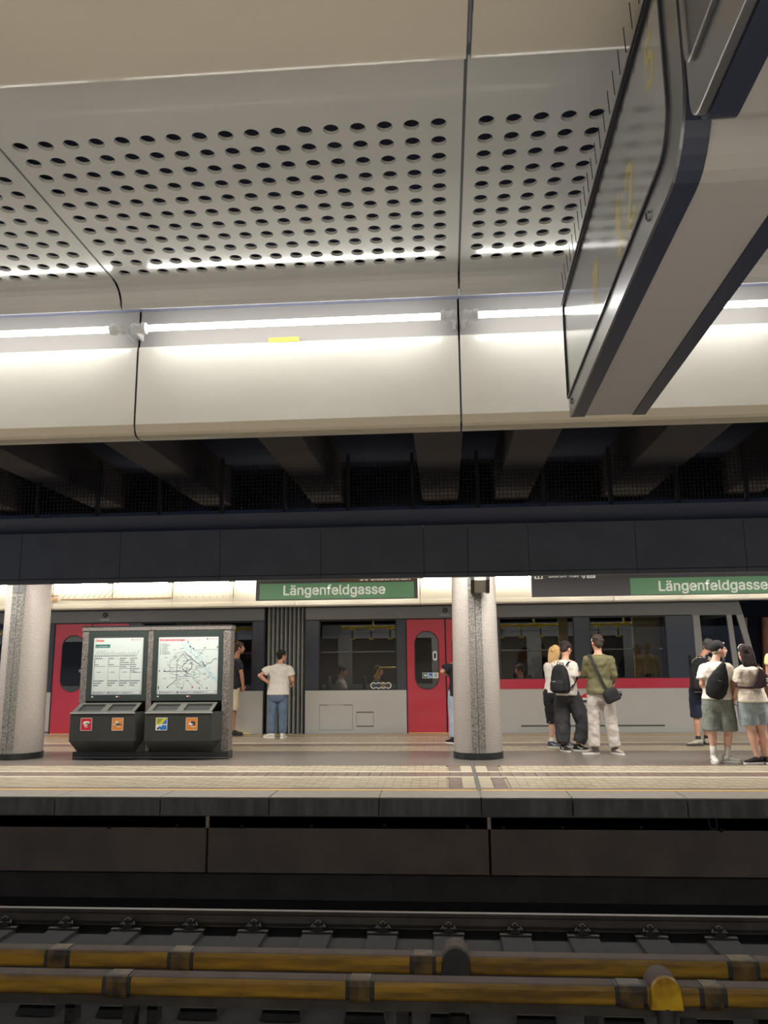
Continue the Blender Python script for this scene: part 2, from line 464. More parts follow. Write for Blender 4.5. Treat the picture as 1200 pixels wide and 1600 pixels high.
# ---- platform face wall
wf = thing('wall_front', kind='structure')
wj = [-12.9, -9.2, -5.8, -2.75, .442, 3.9, 7.2, 10.0]
for a, b in zip(wj, wj[1:]):
    MB().box(a+.012, b-.012, 9.46, 9.7, -.83, -.215).build('wall_panel', M_PWALL, wf, bevel=.008)
MB().box(XL, XR, 9.66, 9.8, -1.3, -.3).build('wall_recess', M_DARKCONC, wf)
for x in (-3.9, -3.1, -2.35, -1.55, -.72, .2, .6, 1.25, 2.1, 2.95):
    z = -.33+random.uniform(-.02, .02)
    MB().tube([(x, 9.464, z), (x, 9.452, z)], .022, 10).build('plug', M_BLACKVOID, wf)
MB().tube([(2.82, 9.44, -.22), (2.82, 9.43, -.3), (2.84, 9.43, -.33), (2.88, 9.43, -.33), (2.9, 9.43, -.3), (2.9, 9.44, -.22)], .011, 6).build('cable_loop', M_CLIP, wf)
# ---- track bed
MB().box(XL, XR, 3.3, 9.75, -1.35, -1.16).build('floor', M_BED)['kind'] = 'structure'
# ---- near platform (the photographer stands on it)
nf = thing('floor', kind='structure')
MB().box(-9, 9, -5.2, 3.3, -.3, 0).build('paving', mat('near_paving', (176, 172, 166), .5, var=.1), nf)
MB().box(-9, 9, 3.3, 3.42, -.3, 0).build('coping_stone', M_COPING, nf)
MB().box(-9, 9, 3.25, 3.3, -1.3, -.3).build('wall_near', M_PWALL)['kind'] = 'structure'

# ---- near ceiling: perforated enamel panels, lip, tubes, valance
PITCH = 1.408; JX0 = .0895
ce = thing('ceiling', kind='structure')
NY, NX, HP, HD = 11, 17, .0806, .0235
def ceiling_panel():
    mb = MB(); z = 3.045; g = .0045
    x0, x1 = -PITCH+g, -g                       # right joint at x = 0
    hx0 = -(.0735 + 16*.0793)                   # first hole centre
    ax, bx = hx0-.0793/2, -.0735+.0793/2
    ay, by = 2.106-HP/2, 2.106+10*HP+HP/2
    N = 24
    for i in range(NX):
        for j in range(NY):
            cx = hx0+i*.0793; cy = 2.106+j*HP
            hole = [(cx+HD*math.cos(2*PI*k/N+.13), cy+HD*math.sin(2*PI*k/N+.13)) for k in range(N)]
            rect_hole(mb, cx-.0793/2, cx+.0793/2, cy-HP/2, cy+HP/2, hole, .012, 'xy', z)
    q = lambda a, b, c, d: mb.add([(a, c, z), (b, c, z), (b, d, z), (a, d, z)], [(0, 1, 2, 3)])
    q(x0, x1, 1.70, ay); q(x0, ax, ay, by); q(bx, x1, ay, by); q(x0, x1, by, 2.96)
    prof = [(2.96, z)] + [(2.96+.09*math.sin(t), z-.09+.09*math.cos(t)) for t in [PI/2*k/6 for k in range(1, 7)]] + [(3.052, 2.968), (3.066, 2.962), (3.08, 2.968), (3.08, 3.02)]
    mb.loft([[(x0, y, zz) for y, zz in prof], [(x1, y, zz) for y, zz in prof]], closed=False, cap=False)
    for xx, dz in ((x0, .02), (x1, .02)):
        mb.add([(xx, 1.7, z), (xx, 2.96, z), (xx, 2.96, z+dz), (xx, 1.7, z+dz)], [(0, 1, 2, 3)])
    return mb
pm = ceiling_panel().mesh('ceiling_panel', M_PANEL)
vm_prof = [(3.268, 2.872)] + [(3.26-.010*math.sin(t), 2.862+.010*math.cos(t)) for t in [PI/2*k/5 for k in range(6)]] + [(3.25, 2.516)]
lip_prof = [(3.25, 2.516), (3.252, 2.509), (3.262, 2.482), (3.272, 2.472), (3.30, 2.466), (3.35, 2.47), (3.36, 2.6)]
vmb = MB(); vmb.loft([[(-PITCH+.004, y, z) for y, z in vm_prof], [(-.004, y, z) for y, z in vm_prof]], False, False)
vmb.mi = 1; vmb.loft([[(-PITCH+.004, y, z) for y, z in lip_prof], [(-.004, y, z) for y, z in lip_prof]], False, False)
vmesh = vmb.mesh('valance_panel', [M_VAL, M_LIP])
bprof = [(1.775, 3.06)] + [(1.70+.075*math.cos(t), 3.02-.085*math.sin(t)) for t in [PI/2*k/8 for k in range(0, 9)]] + [(1.55, 2.93), (1.2, 2.925), (.75, 2.93), (.68, 2.95), (.66, 3.06)]
bmb = MB(); bmb.loft([[(-PITCH+.006, y, z) for y, z in bprof], [(-.006, y, z) for y, z in bprof]], False, False)
bmesh_ = bmb.mesh('beam_cover', M_BEAM, smooth=True)
for k in range(-3, 5):
    x = JX0 + k*PITCH
    for nm, me in (('ceiling_panel', pm), ('valance_panel', vmesh), ('beam_cover', bmesh_)):
        o = bpy.data.objects.new(nm, me); COL.objects.link(o); o.parent = ce; o.location = (x, 0, 0)
    MB().box(x-.0042, x+.0042, 3.262, 3.29, 2.49, 3.1).build('joint_strip', M_JOINT, ce)
    MB().box(x-.0042, x+.0042, 1.75, 3.04, 3.05, 3.06).build('joint_strip', M_JOINT, ce)
    MB().tube([(x, 1.79, 3.035), (x, 1.74, 2.965), (x, 1.66, 2.938), (x, 1.5, 2.934), (x, .7, 2.934)], .0055, 6).build('joint_strip', M_JOINT, ce)
xa, xb = JX0-4*PITCH, JX0+4*PITCH
MB().box(xa, xb, 1.6, 3.14, 3.10, 3.14).build('ceiling_backing', mat('acoustic_fleece', (74, 80, 102), .95), ce)
MB().box(xa, xb, 3.262, 3.29, 2.85, 3.1).build('lamp_backplate', mat('backplate_lilac', (150, 147, 144), .55, spec=.2), ce)
MB().box(xa, xb, 3.15, 3.27, 3.04, 3.1).build('lamp_channel', mat('channel_blue', (116, 121, 144), .4), ce)
MB().box(xa, xb, 3.085, 3.15, 3.0, 3.06).build('lamp_rim', mat('rim_grey', (170, 168, 170), .4), ce)
MB().box(xa, xb, 3.36, 3.42, 2.5, 3.95).build('ceiling_upstand', M_DARKCEIL, ce)
MB().box(-9, 9, -5.4, .66, 3.0, 3.08).build('ceiling_soffit', M_BEAM, ce)
MB().box(-9, 9, -5.5, -5.4, 0, 3.1).build('wall_back', mat('back_wall', (170, 160, 142), .6, var=.1))['kind'] = 'structure'
# yellow caution label stuck on the valance
st = MB(); st.box(-.735, -.602, 3.2475, 3.2495, 2.868, 2.888)
so = st.build('caution_sticker', M_STICK, ce)
text('sticker_print', 'Nur', M_INKD, so, -.685, 3.2465, 2.8805, height=.0045)
text('sticker_print', 'Energieversorgung', M_INKD, so, -.71, 3.2465, 2.872, width=.082)

# ---- fluorescent tubes
def tube_lamp(name, x0, x1, y, z, r, glow, label, group=None, behind=.1):
    t = thing(name, label, 'lamp', ((x0+x1)/2, y, z), group)
    h = .075
    MB().tube([(x0+h, y, z), (x1-h, y, z)], r, 14).build('glowing_tube', glow, t, smooth=True)
    for s, xx in ((1, x0), (-1, x1)):
        mb = MB()
        mb.tube([(xx+s*.018, y, z), (xx+s*.03, y, z), (xx+s*.034, y, z), (xx+s*.055, y, z), (xx+s*.06, y, z), (xx+s*.078, y, z)],
                [.022, .026, .021, .021, .026, .024], 14)
        mb.box(xx+s*.02-.006, xx+s*.02+.006, y-.010, y+behind, z-.012, z+.016)
        mb.build('lamp_holder', M_HOLDER, t, smooth=False)
    return t
near_lbl = {-1: 'glowing white fluorescent tube at the left edge, left of the first ceiling joint', 0: 'glowing white fluorescent tube in the middle above the valance with the yellow sticker', 1: 'glowing white fluorescent tube whose right part passes behind the hanging display', 2: 'glowing white fluorescent tube right of the hanging display'}
for k in range(-3, 5):
    x1 = JX0+k*PITCH
    l = near_lbl.get(k, 'fluorescent tube further along the near row outside the view')
    tube_lamp('fluorescent_tube', x1-PITCH, x1, 3.136, 2.906, .0135, M_TUBE, l, 'fluorescent tubes above the near valance', .11)

# ---- dark ceiling over the tracks
tc_ = thing('ceiling', kind='structure')
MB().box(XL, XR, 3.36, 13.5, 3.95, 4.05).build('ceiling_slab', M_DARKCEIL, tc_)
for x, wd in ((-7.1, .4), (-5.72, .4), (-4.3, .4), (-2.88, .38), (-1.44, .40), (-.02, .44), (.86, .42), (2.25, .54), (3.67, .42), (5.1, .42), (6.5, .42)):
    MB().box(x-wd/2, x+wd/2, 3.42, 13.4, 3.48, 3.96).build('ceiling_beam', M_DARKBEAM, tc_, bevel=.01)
mb = MB()
for i in range(int(15/.042)):
    x = -8+i*.042; mb.box(x-.003, x+.003, 8.37, 8.376, 3.1, 3.62)
for j in range(13):
    z = 3.1+.042*j; mb.box(-8, 7, 8.376, 8.38, z-.003, z+.003)
mo = mb.build('wire_mesh', M_WIRE, tc_); mo['kind'] = 'stuff'
for i in range(22):
    x = -7.9+i*.69
    MB().box(x-.018, x+.018, 8.35, 8.39, 3.08, 3.7).build('mesh_post', M_WIRE, tc_)
MB().box(XL, XR, 8.37, 9.4, 3.08, 3.12).build('cable_ledge', M_LEDGE, tc_)
# ---- dark fascia over the far platform edge
fa = thing('trim_1', kind='structure')
fj = [-12.6, -11.36, -10.12, -8.88, -7.64, -6.4, -5.16, -3.911, -2.675, -1.454, -.227, .292, 1.0, 2.231, 3.459, 4.7, 5.94, 7.2, 8.4, 9.6]
for a, b in zip(fj, fj[1:]):
    MB().prism_x([(9.40, 2.50), (9.415, 2.462), (9.50, 2.462), (9.50, 3.08), (9.40, 3.08)], a+.003, b-.003).build('fascia_panel', M_FASCIA, fa, fix=True)
MB().box(XL, XR, 9.502, 9.53, 2.47, 3.07).build('fascia_light_stop', M_BLACKVOID, fa)  # unseen sheet added to stop light leaking through the panel joints
MB().box(XL, XR, 9.394, 9.40, 2.512, 2.518).build('groove_shade_strip', M_BLACKVOID, fa)  # black strip on the face stands in for a groove's shade

# ---- far ceiling with its own cornice above the train
fc = thing('ceiling', kind='structure')
MB().box(XL, XR, 9.95, 17.0, 3.33, 3.42).build('ceiling_soffit', mat('far_soffit', (236, 226, 200), .5), fc)
DY, DZ = 13.95, .30
FP = 1.355; FX0 = 2.2
vp2 = [(17.2, 3.42), (17.2, 2.80), (17.195, 2.775)]
lp2 = [(17.195, 2.775), (17.19, 2.71), (17.2, 2.685), (17.4, 2.68), (17.4, 2.9)]
fm = MB(); fm.loft([[(-FP+.006, y, z) for y, z in vp2], [(-.006, y, z) for y, z in vp2]], False, False)
fm.mi = 1; fm.loft([[(-FP+.006, y, z) for y, z in lp2], [(-.006, y, z) for y, z in lp2]], False, False)
fme = fm.mesh('valance_panel', [mat('far_valance', (246, 241, 228), .3), mat('far_lip', (248, 243, 230), .35)])
lpp = MB(); pr = [(16.7, 3.345), (16.85, 3.345), (16.93, 3.32), (16.96, 3.28), (16.97, 3.262), (16.99, 3.262), (17.0, 3.345)]
lpp.loft([[(-FP+.006, y, z) for y, z in pr], [(-.006, y, z) for y, z in pr]], False, False)
lpm = lpp.mesh('ceiling_lip', M_VAL)
FLB = {-6: 'glowing warm fluorescent tube above the printed line diagram, next to the left pillar', -5: 'glowing warm fluorescent tube above the train, second to the right of the left pillar',
       -4: 'glowing warm fluorescent tube running behind the left end of the first green sign', -1: 'glowing warm fluorescent tube between the first green sign and the right pillar', 0: 'glowing warm fluorescent tube between the right pillar and the grey and green sign'}
for k in range(-11, 6):
    x = FX0+k*FP
    for nm, me in (('valance_panel', fme), ('ceiling_lip', lpm)):
        o = bpy.data.objects.new(nm, me); COL.objects.link(o); o.parent = fc; o.location = (x, 0, 0)
    tube_lamp('fluorescent_tube', x-FP, x, 17.09, 3.235, .0155, M_FTUBE, FLB.get(k, 'warm fluorescent tube above the train, hidden behind a sign or pillar or outside the view'), 'fluorescent tubes above the train', .10)
MB().box(XL, XR, 17.0, 17.4, 3.42, 3.5).build('lamp_channel', M_VAL, fc)
# printed line diagram on the cornice
pd = MB()
for i in range(9):
    x = -8.42+i*.125+(.06 if i > 2 else 0); pd.add([(x, 17.194, 2.93), (x+.012, 17.194, 2.93), (x+.20, 17.194, 3.12), (x+.188, 17.194, 3.12)], [(0, 1, 2, 3)])
pd.mi = 1
pd.box(-8.45, -5.95, 17.192, 17.195, 2.895, 2.912)
for i in range(18): pd.box(-7.2+i*.15, -7.19+i*.15, 17.191, 17.194, 2.90, 2.935)
pd.box(-8.62, -8.52, 17.192, 17.195, 2.98, 2.995); pd.box(-8.66, -8.62, 17.192, 17.195, 2.965, 3.01)
pd.mi = 2; pd.box(-8.65, -8.53, 17.192, 17.195, 2.86, 2.93)
pd.build('line_diagram', [mat('diagram_ink', (120, 108, 96), .6), mat('diagram_brown', (170, 128, 86), .6), mat('diagram_orange', (214, 170, 110), .6)], fc)

# ---- wall behind the train and the bed of the far track
wb = thing('wall_far', kind='structure')
MB().box(XL, XR+4, 21.3, 21.5, -1.3, 4.2).build('wall_surface', M_TUNNEL, wb)
for x in (7.60, 8.12, 8.64):
    MB().tube([(x-.28, 21.25, -.6), (x-.13, 21.25, .6), (x-.04, 21.25, 1.5), (x+.02, 21.25, 2.5)], .085, 8).build('terracotta_rib', M_TERRA, wb)
MB().box(XL, XR+4, 17.45, 21.4, -1.35, -1.16).build('floor', M_BED)['kind'] = 'structure'
MB().box(XL, XR+4, 17.4, 21.5, 4.0, 4.1).build('ceiling', M_TUNNEL)['kind'] = 'structure'
#@@PART2
# ================================================================== PILLARS
def pillar(x, label, top_polish):
    y = 13.15
    t = thing('pillar', label, 'pillar', (x, y, 0))
    mb = MB(); rings = []
    hw = .105
    for z, r in ((.10, .378), (.5, .376), (1.2, .37), (2.0, .362), (2.8, .354), (3.33, .352)):
        a0 = math.asin(hw/r)
        ring = [(x+r*math.cos(-PI/2+a0+(2*PI-2*a0)*k/60), y+r*math.sin(-PI/2+a0+(2*PI-2*a0)*k/60), z) for k in range(61)]
        ring += [(x-hw, y-r+.06, z), (x+hw, y-r+.06, z)]
        rings.append(ring)
    mb.loft(rings).build('mosaic_shaft', M_MOSAIC, t, smooth=False, fix=True)
    for a, b in ((-hw+.001, -.003), (.003, hw-.001)):
        for z0, z1, m in ((.10, 2.66, M_GRAN), (2.665, 3.33, M_GRANP if top_polish else M_GRAN)):
            r0 = .378-.026*z0/3.33-.002; r1 = .378-.026*z1/3.33-.002
            q = MB(); q.loft([[(x+a, y-r0, z0), (x+b, y-r0, z0), (x+b, y-r0+.05, z0), (x+a, y-r0+.05, z0)], [(x+a, y-r1, z1), (x+b, y-r1, z1), (x+b, y-r1+.05, z1), (x+a, y-r1+.05, z1)]])
            q.build('granite_band', m, t)
    c = [(x+.392*math.cos(2*PI*k/48), y+.392*math.sin(2*PI*k/48)) for k in range(48)]
    MB().prism_z(c, 0, .10).build('base_ring', M_BLACKRING, t, bevel=.004)
    return t
pillar(.482, 'round mosaic pillar with grey granite band, standing before the red train door', False)
pillar(-7.02, 'round mosaic pillar at the left edge, left of the timetable stand', True)
# loudspeaker unit on the right pillar
sp = thing('loudspeaker', 'small black and grey loudspeaker box mounted high on the pillar', 'speaker', (.57, 12.66, 2.54))
MB().prism_x([(12.73, 2.86), (12.50, 2.86), (12.50, 2.72), (12.62, 2.545), (12.765, 2.545), (12.768, 2.7)], .475, .655).build('grille', mat('speaker_grey', (176, 174, 164), .4), sp, fix=True)
for a, b in ((.42, .475), (.655, .71)):
    MB().prism_x([(12.768, 2.86), (12.47, 2.86), (12.47, 2.72), (12.60, 2.53), (12.775, 2.53)], a, b).build('side_cheek', mat('speaker_black', (46, 48, 50), .35), sp, fix=True)

# ================================================================== TIMETABLE STAND
ks = thing('timetable_stand', 'granite framed stand with two map cases above dark paper bins', 'kiosk', (-4.7, 13.1, 0))
KX0, KX1, KM = -5.955, -3.47, -4.83
MB().box(-6.0, -3.46, 12.93, 13.21, 0, .115).build('plinth', M_BLACKRING, ks, bevel=.006)
MB().box(-6.0, -3.46, 12.925, 12.93, .02, .03).build('plinth_trim', M_ALU, ks)
for a, b in ((KX0, KX0+.11), (KM-.015, KM+.075), (KX1-.125, KX1)):
    MB().box(a, b, 12.96, 13.20, .115, 2.03).build('granite_post', M_GRAND, ks, bevel=.004)
for a, b in ((KX0-.01, KM+.03), (KM+.034, KX1+.01)):
    MB().box(a, b, 12.95, 13.21, 2.03, 2.095).build('granite_cap', M_GRAND, ks, bevel=.004)
MB().box(KX0-.012, KX1+.012, 12.945, 13.215, 2.095, 2.11).build('cap_trim', M_BLACKRING, ks)
MB().box(KX0+.02, KX1-.02, 13.12, 13.19, .115, 2.03).build('back_panel', M_KDARK, ks)
def case(x0, x1, kind):
    z0, z1 = .905, 2.025
    mb = MB(); py = 12.955
    bx0, bx1, bz0, bz1 = x0+.085, x1-.075, z0+.10, z1-.09
    for q in ((x0, bx0, z0, z1), (bx1, x1, z0, z1), (bx0, bx1, z0, bz0), (bx0, bx1, bz1, z1)):
        mb.box(q[0], q[1], py, 13.12, q[2], q[3])
    f = mb.build('display_case', M_KGREEN, ks)
    y = py+.012
    MB().box(bx0, bx1, y, y+.01, bz0, bz1).build('poster', M_PAPER, f)
    W, H = bx1-bx0, bz1-bz0
    X = lambda u: bx0+W*u
    Z = lambda v: bz1-H*v
    y -= .001
    def bar(l, u0, u1, v0, v1, mi=0):
        l.mi = mi; l.add([(X(u0), y, Z(v1)), (X(u1), y, Z(v1)), (X(u1), y, Z(v0)), (X(u0), y, Z(v0))], [(0, 1, 2, 3)])
    def line(l, pts, wd, mi=0):
        l.mi = mi
        for (a, b), (c, d) in zip(pts, pts[1:]):
            p = Vector((X(a), Z(b))); q = Vector((X(c), Z(d))); n = (q-p); n = Vector((-n.y, n.x)).normalized()*wd/2
            l.add([(p.x-n.x, y, p.y-n.y), (q.x-n.x, y, q.y-n.y), (q.x+n.x, y, q.y+n.y), (p.x+n.x, y, p.y+n.y)], [(0, 1, 2, 3)])
    l = MB(); mats = [M_INK, M_INKD, M_TEAL, M_STRIPG, M_LBLUE, M_RED, M_WHITE, M_PINK]
    bar(l, 0, 1, .94, 1, 3)
    y -= .0005
    if kind == 'plan':
        text('print_title', 'Fahrplan', M_RED, f, X(.035), y, Z(.085), width=W*.17, height=.05, bold=.02)
        bar(l, .76, .78, .045, .065, 1); text('print_logo', 'WIENER LINIEN', M_RED, f, X(.795), y, Z(.064), width=W*.17)
        bar(l, .035, .33, .135, .19, 2); text('print_line', 'U4  HÜTTELDORF  >', M_WHITE, f, X(.05), y-.001, Z(.178), width=W*.26)
        line(l, [(.03, .335), (.86, .335)], .004)
        for i in range(20):
            u = .035+i*.043; h = random.uniform(.05, .10)
            line(l, [(u, .33), (u+h*.7, .33-h)], .005); bar(l, u-.004, u+.008, .328, .345, 1)
        for c, (u, n) in enumerate(((.03, 4), (.31, 4), (.545, 5), (.755, 7))):
            for k in range(n):
                bar(l, u, u+(random.uniform(.07, .2) if k in (0, n-1) or c > 1 else .02), .37+k*.036, .382+k*.036, 0)
            top = .37+n*.036
            line(l, [(u, .37), (u, .75)], .004); line(l, [(u, top), (u+.22, top)], .004)
            if u < .7: line(l, [(u, .385), (u+.25, .385)], .002)
            bar(l, u+.05, u+.14, .61, .616)
            for k, wd in enumerate((.21, .16, .10)): bar(l, u-.005, u-.005+wd, .755+k*.038, .77+k*.038, 0)
    else:
        text('print_title', 'Schnellverbindungen', M_RED, f, X(.02), y, Z(.085), width=W*.42, height=.05, bold=.02)
        text('print_title', 'Rapid Transit', M_PINK, f, X(.47), y, Z(.085), width=W*.24, height=.05)
        bar(l, .80, .825, .045, .065, 1); text('print_logo', 'WIENER LINIEN', M_RED, f, X(.84), y, Z(.064), width=W*.14)
        for k in range(9): bar(l, .06, .06+random.uniform(.07, .14), .13+k*.022, .137+k*.022); bar(l, .03, .04, .13+k*.022, .14+k*.022, 1)
        line(l, [(.38, .12), (.55, .28), (.74, .45), (.80, .58), (1.0, .80)], .018, 4); line(l, [(.45, .12), (.62, .25), (.72, .36), (.76, .50), (.98, .74)], .012, 4)
        line(l, [(.15, .62), (.25, .57), (.29, .62), (.2, .64), (.42, .7), (.75, .64)], .006, 4)
        C = .52, .52
        N1 = [[(.24, .42), (.42, .30), (.50, .34), (.62, .46)], [(.20, .50), (.21, .42), (.33, .29), (.46, .26)], [(.20, .5), (.22, .58), (.14, .62)],
              [(.32, .42), (.42, .32), (.50, .42), (.43, .50), (.41, .52), (.42, .58), (.47, .62), (.49, .54)], [(.32, .42), (.32, .75), (.17, .88)],
              [(.10, .61), (.48, .61), (.56, .57), (.57, .47)], [(.50, .62), (.49, .70)], [(.48, .74), (.60, .88)], [(.58, .72), (.76, .88)],
              [(.50, .42), (.54, .41), (.57, .44), (.57, .56), (.50, .62)], [(.44, .28), (.62, .44), (.74, .55), (.84, .47), (.88, .47), (.93, .40), (.98, .40)],
              [(.62, .42), (.76, .24), (.58, .25)], [(.76, .24), (.98, .24)], [(.62, .54), (.70, .62), (.70, .72)], [(.32, .74), (.34, .70), (.60, .70), (.62, .64)],
              [(.33, .75), (.33, .88), (.44, .88), (.44, .76)], [(.22, .72), (.32, .72)], [(.52, .12), (.55, .25), (.53, .30)]]
        for i, p in enumerate(N1): line(l, p, .0065 if i in (3, 4, 5, 10) else .004, 1 if i in (3, 4, 5, 10) else 0)
        for k in range(110):
            u = random.gauss(.48, .2); v = random.gauss(.55, .17)
            if .05 < u < .94 and .14 < v < .92: bar(l, u, u+random.uniform(.02, .06), v, v+.005, 0)
        for u, v in ((.49, .11), (.53, .19), (.58, .22), (.77, .21), (.98, .2), (.11, .6), (.17, .88), (.41, .9), (.7, .9), (.82, .9), (.03, .6), (.47, .62)): bar(l, u-.008, u+.012, v-.01, v+.01, 1)
        bar(l, .57, .60, .875, .895, 5); bar(l, .015, .035, .86, .91, 2)
    bar(l, .03, .04, .95, .985, 6); bar(l, .04, .055, .95, .985, 1); bar(l, .33, .355, .955, .98, 1); bar(l, .84, .95, .96, .97, 6)
    for a in (.07, .38, .6): bar(l, a, a+.18, .962, .967, 0); bar(l, a, a+.13, .974, .979, 0)
    o = l.build('print', mats, f); o['kind'] = 'stuff'
    g = MB(); g.box(bx0+.01, bx0+.04, py-.002, py, z0+.06, z0+.075); g.box((bx0+bx1)/2, (bx0+bx1)/2+.03, py-.002, py, z0+.06, z0+.075)
    g.mi = 1; g.box((bx0+bx1)/2+.03, (bx0+bx1)/2+.07, py-.002, py, z0+.062, z0+.073); g.build('case_badge', [M_WHITE, M_RED], f)
case(KX0+.11, KM-.015, 'plan'); case(KM+.075, KX1-.125, 'map')
def paper_bin(x0, x1, st1, st2):
    zt0, zt1, zb = .865, .735, .30
    yf, yb = 12.72, 12.96
    b = MB()
    # body: chamfered right side, tapering in under the lower edge
    top = [(x0+.02, yf, zt1), (x1-.10, yf, zt1), (x1, yb-.04, zt1), (x1, yb, zt1), (x0, yb, zt1), (x0, yf+.02, zt1)]
    mid = [(x0+.02, yf, zb), (x1-.10, yf, zb), (x1, yb-.04, zb), (x1, yb, zb), (x0, yb, zb), (x0, yf+.02, zb)]
    low = [(x0+.10, yb-.05, .115), (x1-.14, yb-.05, .115), (x1, yb-.02, .115), (x1, yb, .115), (x0+.05, yb, .115), (x0+.06, yb-.03, .115)]
    b.loft([low, mid, top])
    o = b.build('paper_bin', M_KDARK, ks, fix=True)
    xm = (x0+x1)/2-.02
    # sloped tray with two openings
    fr = MB()
    def P(u, v, d=0): return (x0+.05*(1-v)*0+.03+(x1-x0-.14)*u+v*.03, yf+(yb-yf)*v, zt1+(zt0-zt1)*v+d)
    def slab(l, u0, u1, v0, v1, d0=-.01, d1=.012):
        vs = [P(u0, v0, d0), P(u1, v0, d0), P(u1, v1, d0), P(u0, v1, d0), P(u0, v0, d1), P(u1, v0, d1), P(u1, v1, d1), P(u0, v1, d1)]
        l.add(vs, [(0, 3, 2, 1), (4, 5, 6, 7), (0, 1, 5, 4), (1, 2, 6, 5), (2, 3, 7, 6), (3, 0, 4, 7)])
    slab(fr, 0, .07, 0, 1); slab(fr, .45, .55, 0, 1); slab(fr, .95, 1, 0, 1); slab(fr, .07, .45, 0, .12); slab(fr, .55, .95, 0, .12); slab(fr, .07, .45, .86, 1); slab(fr, .55, .95, .86, 1)
    fr.build('tray_frame', mat('tray_frame', (78, 80, 76), .35), o)
    tr = MB(); slab(tr, .05, .97, .05, .95, -.05, -.02); tr.build('tray', M_KIN, o)
    MB().box(x0+.01, x1-.095, yf-.008, yf+.012, zt1-.012, zt1+.006).build('tray_edge', mat('bright_edge', (214, 214, 210), .3, .4), o)
    for s, (u, kind) in enumerate((st1, st2)):
        xx = x0+u; z = .46; s_ = .195; yy = yf-.002
        k = MB(); k.box(xx, xx+s_*.95, yy, yf, z, z+s_)
        def disc(mi, cx, cz, rx, rz, n=14, d=.001):
            k.mi = mi; k.add([(xx+cx*s_+rx*s_*math.cos(2*PI*i/n), yy-d, z+cz*s_+rz*s_*math.sin(2*PI*i/n)) for i in range(n)], [tuple(range(n))])
        def poly(mi, pts, d=.001):
            k.mi = mi; k.add([(xx+a*s_, yy-d, z+c*s_) for a, c in pts], [tuple(range(len(pts)))])
        def frame(mi, a=.03):
            for q in ((0, .95, 0, a), (0, .95, 1-a, 1), (0, a, 0, 1), (.95-a, .95, 0, 1)): poly(mi, [(q[0], q[2]), (q[1], q[2]), (q[1], q[3]), (q[0], q[3])], .0015)
        if kind == 'red':
            frame(1); disc(1, .5, .62, .30, .13); disc(2, .62, .58, .16, .05, d=.002); disc(1, .42, .47, .16, .09); poly(1, [(.36, .27), (.6, .27), (.6, .32), (.36, .32)])
            k.build('bin_sticker', [M_SRED, M_WHITE, M_INK], o)
        elif kind == 'orange':
            frame(1); poly(1, [(.14, .42), (.42, .80), (.62, .55), (.58, .42)]); disc(2, .45, .52, .2, .09, d=.002); disc(2, .64, .5, .22, .05, d=.002); poly(1, [(.4, .27), (.78, .27), (.78, .32), (.4, .32)]); poly(1, [(.6, .78), (.74, .78), (.74, .82), (.6, .82)])
            k.build('bin_sticker', [M_ORANGE, M_WHITE, M_INK], o)
        elif kind == 'people':
            frame(1); poly(3, [(.12, .42), (.42, .80), (.62, .62), (.58, .42)]); disc(2, .5, .62, .1, .14, d=.002); disc(2, .68, .56, .1, .16, d=.002); disc(1, .4, .48, .12, .1, d=.003); poly(1, [(.4, .26), (.78, .26), (.78, .31), (.4, .31)])
            k.build('bin_sticker', [M_ORANGE, M_WHITE, M_INKD, M_PINK], o)
        else:
            frame(3); poly(1, [(.04, .45), (.04, .96), (.91, .96), (.5, .5)]); poly(2, [(.91, .96), (.91, .5), (.5, .5)]); poly(2, [(.35, .05), (.91, .05), (.91, .4), (.55, .42)]); disc(3, .25, .2, .17, .14); disc(4, .2, .15, .09, .09, d=.002); disc(2, .36, .24, .13, .1, d=.002); poly(3, [(.4, .42), (.91, .42), (.91, .5), (.46, .5)])
            for j in range(4): poly(5, [(.1, .88-j*.1), (.62-j*.1, .88-j*.1), (.62-j*.1, .92-j*.1), (.1, .92-j*.1)], .002)
            k.build('bin_sticker', [M_WHITE, M_SYEL, M_SBLUE, M_WHITE, M_INKD, M_TEAL], o)
paper_bin(-5.985, -4.83, (.19, 'red'), (.70, 'orange'))
paper_bin(-4.765, -3.58, (.19, 'blue'), (.675, 'people'))

# ================================================================== STATION SIGNS
s1 = thing('station_sign', 'green station name sign above the dark bellows, brown direction panel on top', 'sign', (-2.3, 16.880, 2.82))
MB().box(-4.02, -.565, 16.880, 16.980, 2.80, 3.35).build('sign_case', M_SIGNG, s1, bevel=.006)
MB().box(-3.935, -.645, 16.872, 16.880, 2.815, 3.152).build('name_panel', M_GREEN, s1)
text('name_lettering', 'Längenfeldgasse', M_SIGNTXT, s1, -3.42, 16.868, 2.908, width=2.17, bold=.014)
MB().box(-2.22, -.60, 16.872, 16.880, 3.165, 3.34).build('direction_panel', M_SIGNB, s1)
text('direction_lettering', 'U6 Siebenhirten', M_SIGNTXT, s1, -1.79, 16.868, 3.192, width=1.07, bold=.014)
s1.location.x += .016; s1.location.z -= .011
s2 = thing('station_sign', 'grey and green station name sign right of the pillar, above the train front', 'sign', (4.6, 16.880, 2.8))
MB().box(1.855, 7.6, 16.880, 16.980, 2.79, 3.42).build('sign_case', M_SIGNG, s2, bevel=.006)
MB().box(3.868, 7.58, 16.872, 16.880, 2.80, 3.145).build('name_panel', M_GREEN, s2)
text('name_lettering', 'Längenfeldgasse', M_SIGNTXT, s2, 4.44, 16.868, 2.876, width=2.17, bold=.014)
MB().box(1.87, 7.58, 16.870, 16.880, 3.15, 3.40).build('exit_panel', mat('exit_panel_dark', (118, 120, 132), .4), s2)
text('exit_lettering', 'Storchensteg', M_SIGNTXT, s2, 2.21, 16.866, 3.186, width=.75, bold=.012)
